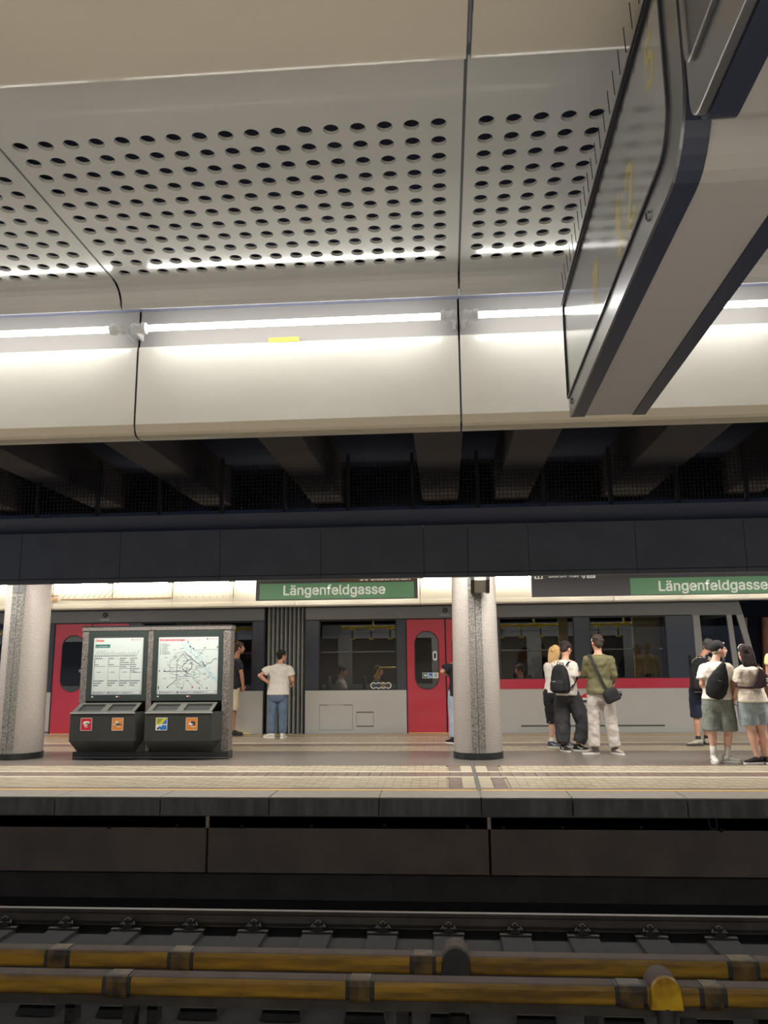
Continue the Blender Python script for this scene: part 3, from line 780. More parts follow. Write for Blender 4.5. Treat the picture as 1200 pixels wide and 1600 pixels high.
for x0, x1, bars in ((1.92, 2.09, ((.03, .07, .14), (.10, .14, .10))), (2.997, 3.167, ((.035, .05, .14), (.078, .093, .14), (.12, .135, .14)))):
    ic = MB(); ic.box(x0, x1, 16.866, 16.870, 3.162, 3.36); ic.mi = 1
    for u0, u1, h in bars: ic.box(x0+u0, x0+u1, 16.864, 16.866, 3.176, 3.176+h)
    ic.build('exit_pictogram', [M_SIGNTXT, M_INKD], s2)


s2.location.x -= .03; s2.location.z -= .011

# ================================================================== HANGING DISPLAY (upper right)
def hanging_display():
    Yf, Yn = 2.90, 1.255
    t = thing('train_display', 'long silver and navy train display hanging in the upper right', 'display', (.616, 2.9, 2.378), local=True)
    t.rotation_euler = (0, 0, -.0235)
    # local frame: x right (left face at x=-.135), y negative towards the photographer, z up from the underside
    W = .27; x0, x1 = -W/2, W/2; L = 1.61; H = .45
    def corner_prof(r, y_near, h):            # side outline in (y,z): underside rounds up at the near end
        p = [(0, h), (0, .012), (-.012, 0)]
        p += [(y_near+r-r*math.sin(a), r-r*math.cos(a)) for a in [PI/2*k/8 for k in range(9)]]
        p += [(y_near, h)]
        return p
    def strip_x(p, a, b, off=0):
        m = MB()
        m.prism_x(p, a, b); return m
    pr = corner_prof(.15, -L, H+.05)
    # navy side shells and grey underside panel between them
    for a, b in ((x0+.006, x0+.052), (x1-.045, x1)):
        strip_x(pr, a, b).build('navy_shell', M_NAVY, t, fix=True)
    pr2 = corner_prof(.15, -L+.004, H+.05); pr2 = [(y*.999, max(z, .004)) for y, z in pr2]
    strip_x(pr2, x0+.053, x1-.046).build('underside_panel', M_DGREY, t, fix=True)
    # silver front frame on the left face, round window cut by a dark gasket
    gw = [(-.03, .075)]
    def rr(y0_, y1_, z0_, z1_, r_far, r_near_bot, n=7):
        o = []
        o += [(y1_-r_far+r_far*math.cos(a), z0_+r_far+r_far*math.sin(a)) for a in [-PI/2+PI/2*k/n for k in range(n+1)]]
        o += [(y1_-r_far+r_far*math.cos(a), z1_-r_far+r_far*math.sin(a)) for a in [PI/2*k/n for k in range(n+1)]]
        o += [(y0_+r_far+r_far*math.cos(a), z1_-r_far+r_far*math.sin(a)) for a in [PI/2+PI/2*k/n for k in range(n+1)]]
        o += [(y0_+r_near_bot+r_near_bot*math.cos(a), z0_+r_near_bot+r_near_bot*math.sin(a)) for a in [PI+PI/2*k/n for k in range(n+1)]]
        return o
    outer = rr(-L, 0, 0, H, .012, .15); gask = rr(-L+.074, -.018, .064, H-.014, .02, .09); inner = rr(-L+.082, -.023, .072, H-.0185, .016, .083)
    n = len(outer)
    fr = MB(); fr.loft([[(x0, y, z) for y, z in outer], [(x0-.004, y, z) for y, z in gask]], True, False)
    fr.loft([[(x0, y, z) for y, z in outer], [(x0+.006, y, z) for y, z in outer]], True, False)
    fr.build('front_frame', M_DSILVER, t, fix=True)
    gk = MB(); gk.loft([[(x0-.004, y, z) for y, z in gask], [(x0-.010, y, z) for y, z in gask], [(x0-.010, y, z) for y, z in inner], [(x0+.002, y, z) for y, z in inner]], True, False)
    gk.build('gasket', mat('gasket_dark', (44, 46, 54), .3), t, fix=True)
    gl = MB(); gl.add([(x0-.005, y, z) for y, z in inner], [tuple(range(n))]); gl.build('front_glass', M_DGLASS, t)
    bk = MB(); bk.add([(x0+.004, y, z) for y, z in inner], [tuple(range(n))])
    bd = bk.build('board', mat('display_board', (232, 232, 228), .5), t)
    ORG[bd.name] = (0, 0, 0)
    for s_, yy, zz, h in (('5', -1.36, .29, .11), ('12', -.98, .12, .15), ('7', -.62, .12, .15)):
        text('led_figure', s_, M_LED, bd, x0+.001, yy, zz, height=h, bold=.01, plane='yz')
    MB().box(x0+.052, x1-.046, -L+.2, -.0, H-.01, H+.04).build('top_cover', M_DSILVER, t)
    for yy in (-1.326, -.10):
        m = MB(); m.tube([(x0+.001, yy, .034), (x0-.008, yy, .034)], .011, 12); m.mi = 1; m.box(x0-.0095, x0-.008, yy-.002, yy+.002, .027, .041)
        m.build('lock', [M_ALU, M_BLACKVOID], t)
    MB().box(x0-.013, x0-.002, -L+.03, -.01, H-.007, H+.001).build('top_trim', M_ALU, t)
    # bird spikes along the top edge
    rail = MB().box(x0-.002, x0+.02, -L+.1, -.05, H, H+.006).build('spike_rail', M_SPIKE, t)
    sm = MB().tube([(x0+.002, 0, H), (x0+.002, 0, H+.062)], .0011, 4).mesh('spike', M_SPIKE)
    for i in range(44):
        o = bpy.data.objects.new('spike', sm); COL.objects.link(o); o.parent = rail
        o.location = (0, -.09-i*.034, 0); o.rotation_euler = (.06 if i % 2 else -.06, .02, 0)
        if i % 2: o.rotation_euler.y = -.05
    # the bracket arms that carry it from the beam
    for yy in (-.75, -1.45):
        MB().box(-.02, .02, yy-.03, yy+.03, H, .68).build('hanger', M_DSILVER, t)
    # second unit, back to back, towards the photographer
    t2 = thing('clock_display', 'second display unit with slotted silver side at the top right corner', 'display', (.616, 2.9, 2.378), local=True)
    t2.rotation_euler = (0, 0, -.0235)
    ya, yb = -L-.035, -3.0
    r = .045
    p2 = [(ya, .5), (ya, r)] + [(ya-r+r*math.cos(a), r-r*math.sin(a)) for a in [PI/2*k/6 for k in range(1, 7)]] + [(yb, 0), (yb, .5)]
    for a, b in ((x0+.012, x0+.06), (x1-.045, x1)):
        strip_x(p2, a, b).build('navy_shell', M_NAVY, t2, fix=True)
    p3 = [(y-.004 if y > -2.5 else y, max(z, .004)) for y, z in p2]
    strip_x(p3, x0+.061, x1-.046).build('underside_panel', M_DGREY, t2, fix=True)
    r3 = .15
    def outl(d, r_):
        return [(ya-d, .48), (ya-d, r_+d)] + [(ya-d-r_+r_*math.cos(a), d+r_-r_*math.sin(a)) for a in [PI/2*k/8 for k in range(1, 9)]] + [(yb, d), (yb, .48)]
    strip_x(outl(.004, .05), x0-.006, x0+.012).build('side_panel', M_DSILVER, t2, fix=True, bevel=.004)
    # recessed slot as a raised lip around a groove
    y1_ = ya-.03; rr_ = .035; zc = .10
    path = [(x0-.009, yb+.1, zc), (x0-.009, y1_-rr_, zc)] + [(x0-.009, y1_-rr_+rr_*math.sin(a), zc+rr_-rr_*math.cos(a)) for a in [PI/2*q/6 for q in range(1, 6)]] + [(x0-.009, y1_, zc+rr_), (x0-.009, y1_, .44)]
    MB().tube(path, .007, 8).build('slot_lip', M_DSILVER, t2, smooth=True)
    MB().box(x0-.0075, x0-.0055, yb+.1, y1_-.006, zc+.008, .44).build('slot', mat('slot_grey', (104, 106, 108), .35, .4), t2)
    m = MB(); m.tube([(x0-.005, ya-.40, .035), (x0-.014, ya-.40, .035)], .011, 12); m.build('lock', M_ALU, t2)
    for yy in (-2.0, -2.7):
        MB().box(-.02, .02, yy-.03, yy+.03, .48, .68).build('hanger', M_DSILVER, t2)
hanging_display()

# ================================================================== TRACK
# far running rail and its mate
rp = [(-.065, -1.09), (.065, -1.09), (.065, -1.08), (.012, -1.065), (.009, -1.0), (.034, -.985), (.036, -.955), (.03, -.95), (-.03, -.95), (-.036, -.955), (-.034, -.985), (-.009, -1.0), (-.012, -1.065), (-.065, -1.08)]
sleepers = []
SX = [-9.0+.6385*i for i in range(28)]; SX = [x+.032 for x in SX]
def rail(yc, label, clips):
    t = thing('running_rail', label, 'rail', (0, yc, -1.09))
    MB().prism_x([(yc+a, b) for a, b in rp], XL, XR).build('rail_body', M_RAIL, t, fix=True)
    MB().box(XL, XR, yc-.026, yc+.026, -.951, -.9485).build('rail_head', M_RAILTOP, t)
    src = None
    for x in SX:
        if not (-7 < x < 6): continue
        if src is None:
            c = MB(); c.box(x-.15, x+.15, yc-.20, yc+.20, -1.10, -1.085)
            for s in (-1, 1):
                c.box(x-.05, x+.05, yc+s*.13-.035, yc+s*.13+.035, -1.085, -1.05); c.tube([(x, yc+s*.13, -1.05), (x, yc+s*.13, -1.0)], .018, 8)
                c.box(x-.028, x+.028, yc+s*.13-.028, yc+s*.13+.028, -1.03, -1.012)
                c.tube([(x-.07, yc+s*.16, -1.06), (x-.05, yc+s*.1, -1.045), (x-.02, yc+s*.07, -1.07)], .012, 6)
                c.tube([(x+.07, yc+s*.16, -1.06), (x+.05, yc+s*.1, -1.045), (x+.02, yc+s*.07, -1.07)], .012, 6)
            src = c.build('rail_fastening', M_CLIP, t); src0 = x
        else: inst(src, t, (x-src0, 0, 0))
    return t
rail(8.53, 'steel running rail with a bright worn head, nearest the far platform', True)
rail(7.07, 'dark running rail behind the two yellow conductor rail covers', True)
smesh = None
ORD = ['first', 'second', 'third', 'fourth', 'fifth', 'sixth', 'seventh', 'eighth', 'ninth', 'tenth', 'eleventh', 'twelfth']
SVIS = [x for x in SX if -3.6 < x < 2.7]
def SLB(x):
    if x in SVIS: return 'dark concrete sleeper whose flat end shows at the bottom edge, %s from the left' % ORD[SVIS.index(x)]
    return 'dark concrete sleeper under the running rails, outside the view'
for i, x in enumerate(SX):
    m = MB(); m.loft([[(x-.16, 6.55, -1.17), (x+.16, 6.55, -1.17), (x+.16, 9.1, -1.17), (x-.16, 9.1, -1.17)], [(x-.14, 6.6, -1.10), (x+.14, 6.6, -1.10), (x+.14, 9.08, -1.10), (x-.14, 9.08, -1.10)]])
    if smesh is None:
        so_ = tag(m.build('sleeper', M_SLEEP, org=(x, 7.8, -1.17)), SLB(x), 'sleeper', 'sleepers under the running rails'); smesh = so_
    else:
        c = so_.copy(); COL.objects.link(c); c.location = (x, 7.8, -1.17); c['label'] = SLB(x)
    # end plates near the conductor rails
pl = MB()
# concrete kerb between the sleepers
MB().box(XL, XR, 7.75, 8.9, -1.165, -1.135).build('floor', M_SLEEP)['kind'] = 'structure'

def third_rail(yc, z, clamps, hoods, label, seed):
    rnd = random.Random(seed)
    t = thing('conductor_rail', label, 'rail', (0, yc, -1.16))
    # power rail hanging below the cover
    MB().box(-7, 6.4, yc-.03, yc+.03, z-.20, z-.115).build('power_rail', M_RAIL, t)
    prof = [(yc-.075, z-.115), (yc-.082, z-.10), (yc-.082, z-.03), (yc-.066, z-.004), (yc-.05, z), (yc+.055, z), (yc+.07, z-.01), (yc+.07, z-.115)]
    # segments: dust on the upper face, yellow on the side
    edges = [-7.0]
    for c in clamps: edges += [c[0]+.0, c[1]-.0]
    edges += [6.4]
    for i in range(0, len(edges), 2):
        a, b = edges[i], edges[i+1]
        m = MB(); m.prism_x(prof, a, b)
        # material per face: faces whose normal points up
        me_faces = len(m.f)
        for k in range(8):
            if k in (3, 4, 5): m.m[k] = 1
        m.build('cover', [M_COVER, M_COVTOP], t, fix=True)
    for a, b in clamps:
        p2 = [(yc-.082, z-.13), (yc-.088, z-.11), (yc-.088, z-.03), (yc-.070, z-.0), (yc-.05, z+.005), (yc+.055, z+.005), (yc+.075, z-.01), (yc+.08, z-.13)]
        MB().prism_x(p2, a+.03, b-.03).build('clamp', M_COVERD, t, fix=True)
        for u0, u1 in ((a+.002, a+.03), (b-.03, b-.002)):
            MB().prism_x(prof, u0, u1).build('tar_seal', M_HOODB, t, fix=True)
    for x in [min([q+.319 for q in SX], key=lambda v: abs(v-c[0]-.1)) for c in clamps]:
        MB().box(x-.04, x+.04, yc-.02, yc+.09, -1.16, z-.13).build('support_post', M_CLIP, t)
    for x, mt in hoods:
        r = .10
        o2 = [(x+r*math.cos(a), z-.02+r*math.sin(a)) for a in [PI*k/14 for k in range(15)]] + [(x-r*1.1, z-.12), (x+r*1.1, z-.12)]
        rings = []
        for y, s in ((yc+.1, 1.0), (yc-.09, 1.0), (yc-.115, .93)):
            rings.append([(x+(px-x)*s, y, z-.05+(pz-z+.05)*s) for px, pz in [(x+r*1.12, z-.13), *[(x+r*math.cos(a), z-.02+r*math.sin(a)) for a in [PI*k/14 for k in range(15)]], (x-r*1.12, z-.13)]])
        h = MB(); h.loft(rings[:2]); hd = h.build('hood', M_COVTOP, t, smooth=False, fix=True)
        g = MB(); ff = [(px, yc-.118, pz) for px, _, pz in rings[2]]; gg = [(px, yc-.088, pz) for px, _, pz in rings[1]]
        g.loft([gg, ff]); g.build('hood_face', mt, t, fix=True)
        MB().tube([(x, yc-.06, -1.16), (x, yc-.06, z-.12)], .062, 12).build('insulator_post', M_HOODB, t, smooth=True)
third_rail(6.49, -.645, [(-5.2, -5.0), (-3.101, -2.9), (-2.143, -1.941), (-.315, -.12), (1.966, 2.19), (4.1, 4.3)], [(.026, M_HOODB)], 'yellow covered conductor rail with a black arched hood, the farther of two', 3)
third_rail(6.0, -.645, [(-4.9, -4.7), (-2.437, -2.231), (-.731, -.533), (1.073, 1.283), (1.62, 1.80), (3.9, 4.1)], [(1.40, mat('hood_yellow', (206, 164, 30), .5, rgb2=(150, 110, 26), scale=8))], 'yellow covered conductor rail with a yellow arched hood, the nearer of two', 5)
#@@PART3
# ================================================================== METRO TRAIN
def metro_train():
    T = 17.5
    t = thing('metro_train', 'grey and red metro train standing at the far platform edge', 'train', (-2, 18.8, -.95))
    ZB, ZS, ZC = .0, .89, 2.39
    BK = 19.95
    def panel(name, x0, x1, z0, z1, m, y=T, th=.07, bevel=.004, parent=None):
        return MB().box(x0, x1, y, y+th, z0, z1).build(name, m, parent or t, bevel=bevel)
    # --- grey lower side
    for x0, x1 in ((-13.8, -8.70), (-6.98, -3.95), (-3.03, -.845), (.855, 6.42)):
        if x1 < 6:
            panel('side_panel', x0, x1, -.35, ZS-.002, M_TGREY)
    MB().prism_y([(.855, -.35), (6.56, -.35), (6.53, .8), (6.525, .888), (.855, .888)], T, T+.07).build('side_panel', M_TGREY, t)
    MB().prism_y([(.855, .89), (6.525, .89), (6.50, 1.095), (.855, 1.095)], T-.002, T+.07).build('red_stripe', M_TRED, t)
    # hatches and handles in the lower side
    for x0, x1, z0, z1 in ((-2.72, -2.0, .06, .58), (-1.92, -1.55, .13, .42)):
        m = MB()
        for q in ((x0, x1, z1, z1+.008), (x0, x1, z0, z0+.008), (x0, x0+.008, z0, z1), (x1-.008, x1, z0, z1)): m.box(q[0], q[1], T-.001, T+.002, q[2], q[3])
        m.build('hatch_groove', mat('groove', (112, 110, 106), .6), t)
    for z in (.42, .13): panel('hatch_handle', -1.92, -1.55, z, z+.022, mat('groove_dark', (78, 78, 76), .6), y=T-.004, th=.01)
    for x in (-2.62, -2.1): panel('hatch_handle', x-.09, x+.09, .575, .59, MATS['groove_dark'], y=T-.003, th=.01)
    panel('lower_rub_strip', 1.55, 4.5, .12, .15, MATS['groove_dark'], y=T-.006, th=.02)
    panel('lower_rub_strip', -13.8, -8.7, .02, .05, MATS['groove_dark'], y=T-.004, th=.02)
    # emblem on the side: red wing over a dark one with a white cut
    e = MB(); e.add([(x, T-.003, z) for x, z in ((2.75, .70), (2.90, .79), (3.12, .79), (3.12, .70))], [(0, 1, 2, 3)])
    e.mi = 1; e.add([(x, T-.003, z) for x, z in ((2.80, .66), (3.12, .66), (3.12, .60), (2.86, .60))], [(0, 1, 2, 3)])
    e.mi = 2; e.add([(x, T-.002, z) for x, z in ((2.74, .66), (2.76, .70), (3.14, .70), (3.14, .66))], [(0, 1, 2, 3)]); e.add([(x, T-.004, z) for x, z in ((2.99, .61), (3.04, .61), (3.04, .74), (2.99, .71))], [(0, 1, 2, 3)])
    e.build('side_emblem', [M_SRED, M_INKD, M_WHITE], t)
    # --- window band posts
    def band(x0, x1, z0=ZS, z1=ZC): panel('window_post', x0, x1, z0, z1, M_TBAND)
    band(-13.8, -11.6); band(-9.05, -8.70); band(-6.98, -6.70); band(-4.20, -3.95); band(-3.03, -2.735); band(-1.045, -.845)
    band(.855, 1.17, 1.097); band(2.745, 3.07, 1.097); band(4.66, 5.235, 1.097)
    for x0, x1, z0 in ((-11.6, -9.05, ZS), (-6.70, -4.20, ZS), (-2.735, -1.045, ZS), (1.17, 2.745, 1.097), (3.07, 4.66, 1.097)):
        f = MB()
        for q in ((x0, x1, z0, z0+.022), (x0, x1, ZC-.03, ZC), (x0, x0+.02, z0, ZC), (x1-.02, x1, z0, ZC)): f.box(q[0], q[1], T+.004, T+.05, q[2], q[3])
        w_ = f.build('window', M_TBLACK, t)
        MB().box(x0+.02, x1-.02, T+.018, T+.024, z0+.022, ZC-.03).build('pane', M_WIN, w_)
        if x0 == -2.735:
            s = MB()
            for k in range(4):
                cx = -1.55+k*.105
                s.mi = 0; s.add([(cx+.068*math.cos(a), T+.0165, .985+.068*math.sin(a)) for a in [2*PI*i/20 for i in range(20)]], [tuple(range(20))])
                s.mi = 1+(k % 3); s.add([(cx+.05*math.cos(a), T+.0155, .985+.05*math.sin(a)) for a in [2*PI*i/20 for i in range(20)]], [tuple(range(20))])
            s.build('round_stickers', [M_WHITE, M_INKD, mat('sticker_navy', (50, 70, 90), .5), mat('sticker_olive', (120, 100, 60), .5)], w_)
    # --- cantrail and roof
    def roof(x0, x1, slope=False):
        pr = [(T, ZC), (T, 2.66), (T+.05, 2.80), (T+.25, 2.90), (T+1.2, 2.97), (BK-.2, 2.9), (BK, 2.7), (BK, ZC), (BK-.08, ZC), (BK-.08, 2.62), (T+.08, 2.62), (T+.08, ZC)]
        return MB().prism_x(pr, x0, x1).build('roof_and_cantrail', M_TCANT, t, fix=True)
    roof(-13.8, -3.95); roof(-3.03, 6.12)
    MB().prism_y([(6.12, ZC), (6.27, ZC), (6.19, 2.72), (6.12, 2.8)], T, BK).build('roof_nose', M_TCANT, t)
    for x0, x1 in ((-13.8, -3.95), (-3.03, 5.2)):
        panel('gutter', x0, x1, ZC-.008, ZC+.012, M_TBLACK, y=T-.01, th=.03)
    for x in (-7.55, .02):
        m = MB(); m.tube([(x, T-.001, 2.57), (x, T-.02, 2.57)], .055, 14); m.mi = 1; m.tube([(x, T-.02, 2.57), (x, T-.024, 2.57)], .038, 12); m.mi = 2; m.box(x-.12, x+.10, T-.012, T, 2.45, 2.475)
        m.build('door_lamp', [M_TBLACK, MATS['groove_dark'], M_ALU], t)
    # --- doors
    def stad(cx, cz, hw, hh, n=11):
        return [(cx+hw*math.cos(a), cz+hh-hw+hw*math.sin(a)) for a in [PI*k/n for k in range(n+1)]] + [(cx+hw*math.cos(a), cz-hh+hw+hw*math.sin(a)) for a in [PI+PI*k/n for k in range(n+1)]]
    def door(x0, x1, stick):
        xm = (x0+x1)/2
        for s, a, b in ((0, x0, xm-.012), (1, xm+.012, x1)):
            cx = a+.43 if s == 0 else b-.43
            cx = (a+b)/2 + (.018 if s == 0 else -.018)
            mb = MB(); rect_hole(mb, a, b, .012, ZC-.012, stad(cx, 1.512, .262, .62), .05, 'xz', T+.012)
            mb.box(a, a+.004, T+.012, T+.05, .012, ZC-.012)
            d = mb.build('door', M_TRED, t, fix=False)
            h = stad(cx, 1.512, .262, .62)
            fr = MB(); fr.loft([[(x, T+.008, z) for x, z in h], [(x, T+.006, z) for x, z in stad(cx, 1.512, .248, .606)], [(x, T+.03, z) for x, z in stad(cx, 1.512, .244, .602)]], True, False)
            fr.build('window_seal', M_TBLACK, d)
            MB().add([(x, T+.03, z) for x, z in stad(cx, 1.512, .25, .61)], [tuple(range(24))]).build('door_pane', M_DWIN, d)
            if s == 0 and stick:
                m = MB(); m.loft([[(x, T+.012, z) for x, z in stad(cx+.175, 1.60, .045, .10)], [(x, T-.012, z) for x, z in stad(cx+.175, 1.60, .045, .10)]]); m.mi = 1
                m.loft([[(x, T-.012, z) for x, z in stad(cx+.175, 1.60, .022, .06)], [(x, T-.016, z) for x, z in stad(cx+.175, 1.60, .022, .06)]])
                m.build('door_button', [M_WHITE, M_TBLACK], d, fix=True)
                m = MB(); m.box(cx-.10, cx+.245, T+.022, T+.026, 1.13, 1.245); m.mi = 1; m.box(cx-.09, cx+.01, T+.020, T+.022, 1.14, 1.235); m.mi = 2; m.box(cx+.03, cx+.115, T+.020, T+.022, 1.14, 1.235)
                m.mi = 0; m.add([(x, T+.019, z) for x, z in ((cx-.075, 1.19), (cx-.04, 1.225), (cx-.04, 1.205), (cx, 1.205), (cx, 1.175), (cx-.04, 1.175), (cx-.04, 1.155))], [tuple(range(7))])
                m.mi = 0; m.add([(x, T+.019, z) for x, z in ((cx+.045, 1.22), (cx+.06, 1.15), (cx+.10, 1.15), (cx+.10, 1.165), (cx+.07, 1.17))], [tuple(range(5))]); m.mi = 3; m.box(cx+.15, cx+.215, T+.020, T+.022, 1.15, 1.225)
                m.build('door_sticker', [M_WHITE, M_TEAL, M_SBLUE, M_STRIPG], d)
            if not stick and s == 0:
                m = MB(); m.tube([(cx+.2, T+.01, 1.35), (cx+.2, T-.02, 1.35)], .035, 12); m.build('door_button', M_ALU, d)
        panel('door_seal', xm-.012, xm+.012, .012, ZC-.012, M_TBLACK, y=T+.02, th=.03)
        panel('door_sill', x0+.01, x1-.01, -.03, .006, M_YELLOWL, y=T-.06, th=.1)
        for a in (x0-.02, x1): panel('door_post', a, a+.02, -.05, ZC, M_TBLACK, y=T+.005, th=.06)
    door(-.825, .835, True); door(-8.68, -7.0, False)
    panel('step_plate', -5.9, -4.20, -.03, .006, M_YEL, y=T-.095, th=.12)
    # --- bellows between the two cars: folds of rubber
    n = 9; w_ = .84/n
    for k in range(n):
        x = -3.895+k*w_
        MB().prism_z([(x+.004, T+.14), (x+w_*.32, T+.02), (x+w_*.55, T+.012), (x+w_*.7, T+.03), (x+w_-.004, T+.14)], -.2, 2.72).build('bellows_fold', M_BELLOW, t, fix=True)
    MB().box(-3.95, -3.03, T+.13, T+.2, -.2, 2.74).build('bellows_back', M_TBLACK, t)
    for x in (-3.95, -3.06): panel('bellows_frame', x, x+.03, -.2, 2.72, M_TBLACK, th=.12)
    # --- cab: light frame, side window, slanting nose
    fr = M_TCANT
    for pts in (((5.235, 1.097), (5.40, 1.097), (5.37, ZC), (5.235, ZC)), ((5.985, 1.097), (6.10, 1.097), (6.03, ZC), (5.93, ZC)),
                ((6.40, 1.097), (6.50, 1.097), (6.27, ZC), (6.13, ZC))):
        MB().prism_y(pts, T, T+.07).build('cab_frame', mat('cab_frame', (150, 150, 146), .4), t)
    for pts in (((5.40, 1.097), (5.985, 1.097), (5.93, ZC), (5.37, ZC)), ((6.10, 1.097), (6.40, 1.097), (6.13, ZC), (6.03, ZC))):
        MB().prism_y(pts, T+.02, T+.026).build('cab_window', M_WIN, t)
    MB().add([(6.27, T, ZC), (6.27, BK, ZC), (6.50, BK, 1.1), (6.50, T, 1.1)], [(0, 1, 2, 3)]).build('windscreen', M_WIN, t)
    MB().prism_y([(6.56, -.35), (6.525, .9), (6.50, 1.1), (6.40, 1.1), (6.40, -.35)], T+.07, BK).build('nose', M_TGREY, t)
    MB().box(5.3, 6.4, T+.5, BK-.2, .1, 1.05).build('driver_desk', M_TBLACK, t)
    panel('cab_bulkhead', 5.1, 5.18, .05, 2.6, M_TBLACK, y=T+.1, th=2.2)
    # --- inside: floor, far side wall with windows, ceiling lamps, seats, yellow rails with straps
    MB().box(-13.8, -3.95, T+.07, BK, -.1, .05).build('car_floor', M_TIN, t); MB().box(-3.03, 6.4, T+.07, BK, -.1, .05).build('car_floor', M_TIN, t)
    for x0, x1 in ((-13.8, -3.95), (-3.03, 6.4)):
        panel('far_side', x0, x1, -.1, .95, M_TIN, y=BK-.08, th=.08)
        panel('far_side', x0, x1, 2.05, 2.62, M_TIN, y=BK-.08, th=.08)
        MB().box(x0+.2, x1-1.0, T+1.0, T+1.35, 2.60, 2.615).build('ceiling_lamp', M_TLIGHT, t)
        x = x0+.4
        while x < x1-1.2:
            panel('far_side', x, x+.35, .95, 2.05, M_TIN, y=BK-.08, th=.08); x += 2.3
    for x0, x1 in ((-10.9, -9.0), (-6.6, -4.25), (-2.3, -1.08), (1.0, 2.70), (3.08, 4.50)):
        r = MB(); r.tube([(x0, T+.42, 2.245), (x1, T+.42, 2.245)], .028, 8)
        r.tube([((x0+x1)/2+.1, T+.42, 2.245), ((x0+x1)/2+.1, T+.42, 2.62)], .022, 8)
        h = r.build('handrail', M_YEL, t)
        r = MB(); r.tube([(x0, T+.43, 2.13), (x1, T+.43, 2.13)], .011, 6); r.build('strap_rod', M_ALU, t)
        k = x0+.25
        while k < x1-.05:
            s = MB(); s.box(k-.045, k+.045, T+.39, T+.45, 2.175, 2.215); s.mi = 1; s.box(k-.014, k+.014, T+.41, T+.43, 2.0, 2.175); s.mi = 0; s.box(k-.05, k+.05, T+.405, T+.435, 1.97, 2.0)
            s.build('strap', [M_YEL, M_TIN], h); k += .42
    for x0, x1 in ((-10.9, -9.1), (-6.6, -4.25), (-2.7, -1.08), (1.18, 2.70), (3.08, 4.6)):
        MB().tube([(x0, T+.10, 1.695), (x1, T+.10, 1.695)], .014, 6).build('window_bar', M_ALU, t)
    for x in (-6.3, -5.3, -2.55, -1.75, 1.35, 2.15, 3.25, 3.85):
        s = MB(); s.box(x, x+.46, T+.15, T+.62, .42, .5); s.box(x-.05 if x < 0 else x+.42, (x if x < 0 else x+.48), T+.15, T+.62, .45, 1.18)
        s.build('seat', M_SEAT, t, bevel=.02)
    MB().box(2.46, 2.66, T+.3, T+.36, .05, 2.45).build('partition', M_TBEIGE, t); MB().box(4.05, 4.62, T+.35, T+.41, .05, 2.45).build('partition', M_TBEIGE, t)
    MB().tube([(-1.55, T+.2, 1.15), (-1.42, T+.2, 1.36), (-1.08, T+.2, 1.36)], .018, 8).build('grab_bar', M_YEL, t)
    # --- bogies
    for x in (-11, -6.0, -1.5, 4.2):
        b = MB(); b.box(x-1.0, x+1.0, T+.35, T+.55, -.75, -.35); b.box(x-1.0, x+1.0, BK-.55, BK-.35, -.75, -.35)
        bg = b.build('bogie', M_TBLACK, t)
        for dx in (-.7, .7):
            for y in (T+.45, BK-.45): MB().tube([(x+dx, y-.06, -.62), (x+dx, y+.06, -.62)], .34, 18).build('wheel', M_RAIL, bg)
    return t
metro_train()
for y, lb in ((17.95, 'running rail under the train, nearest the platform'), (19.5, 'running rail under the far side of the train')):
    tr_ = thing('running_rail', lb, 'rail', (0, y, -1.16))
    MB().prism_x([(y+(a), b-.01) for a, b in rp], XL, XR).build('rail_body', M_RAIL, tr_, fix=True)
    MB().box(XL, XR, y-.15, y+.15, -1.17, -1.098).build('rail_bed', M_SLEEP, tr_)
#@@PART4
# ================================================================== PEOPLE
SKIN = mat('skin', (214, 160, 132), .5, var=.06, scale=6)
SKIN2 = mat('skin_pale', (226, 178, 156), .5, var=.06, scale=6)
SKIN3 = mat('skin_tan', (188, 134, 104), .5, var=.06, scale=6)
def cloth(name, rgb, var=.12, scale=7, rough=.85): return mat(name, rgb, rough, var=var, scale=scale, bump=.15, bscale=140)
wr_tex = bpy.data.textures.new('fold_noise', 'CLOUDS'); wr_tex.noise_scale = .095; wr_tex.noise_depth = 1
def lerp(a, b, t): return Vector(a)*(1-t)+Vector(b)*t
def soft(o, voxel, it=3, fac=.5, fold=0.0):
    m = o.modifiers.new('union', 'REMESH'); m.mode = 'VOXEL'; m.voxel_size = voxel; m.use_smooth_shade = True
    if it:
        s = o.modifiers.new('smooth', 'SMOOTH'); s.factor = fac; s.iterations = it
    if fold:
        d = o.modifiers.new('folds', 'DISPLACE'); d.texture = wr_tex; d.strength = fold; d.mid_level = .5; d.texture_coords = 'LOCAL'
    return o
def rotz(a):   # facing angle: 0 looks away from the photographer, 90 to the right
    a = math.radians(a); return Matrix(((math.cos(a), math.sin(a), 0), (-math.sin(a), math.cos(a), 0), (0, 0, 1)))
def ell_ring(c, u, v, rx, ry, n=20): return [Vector(c)+u*rx*math.cos(2*PI*k/n)+v*ry*math.sin(2*PI*k/n) for k in range(n)]

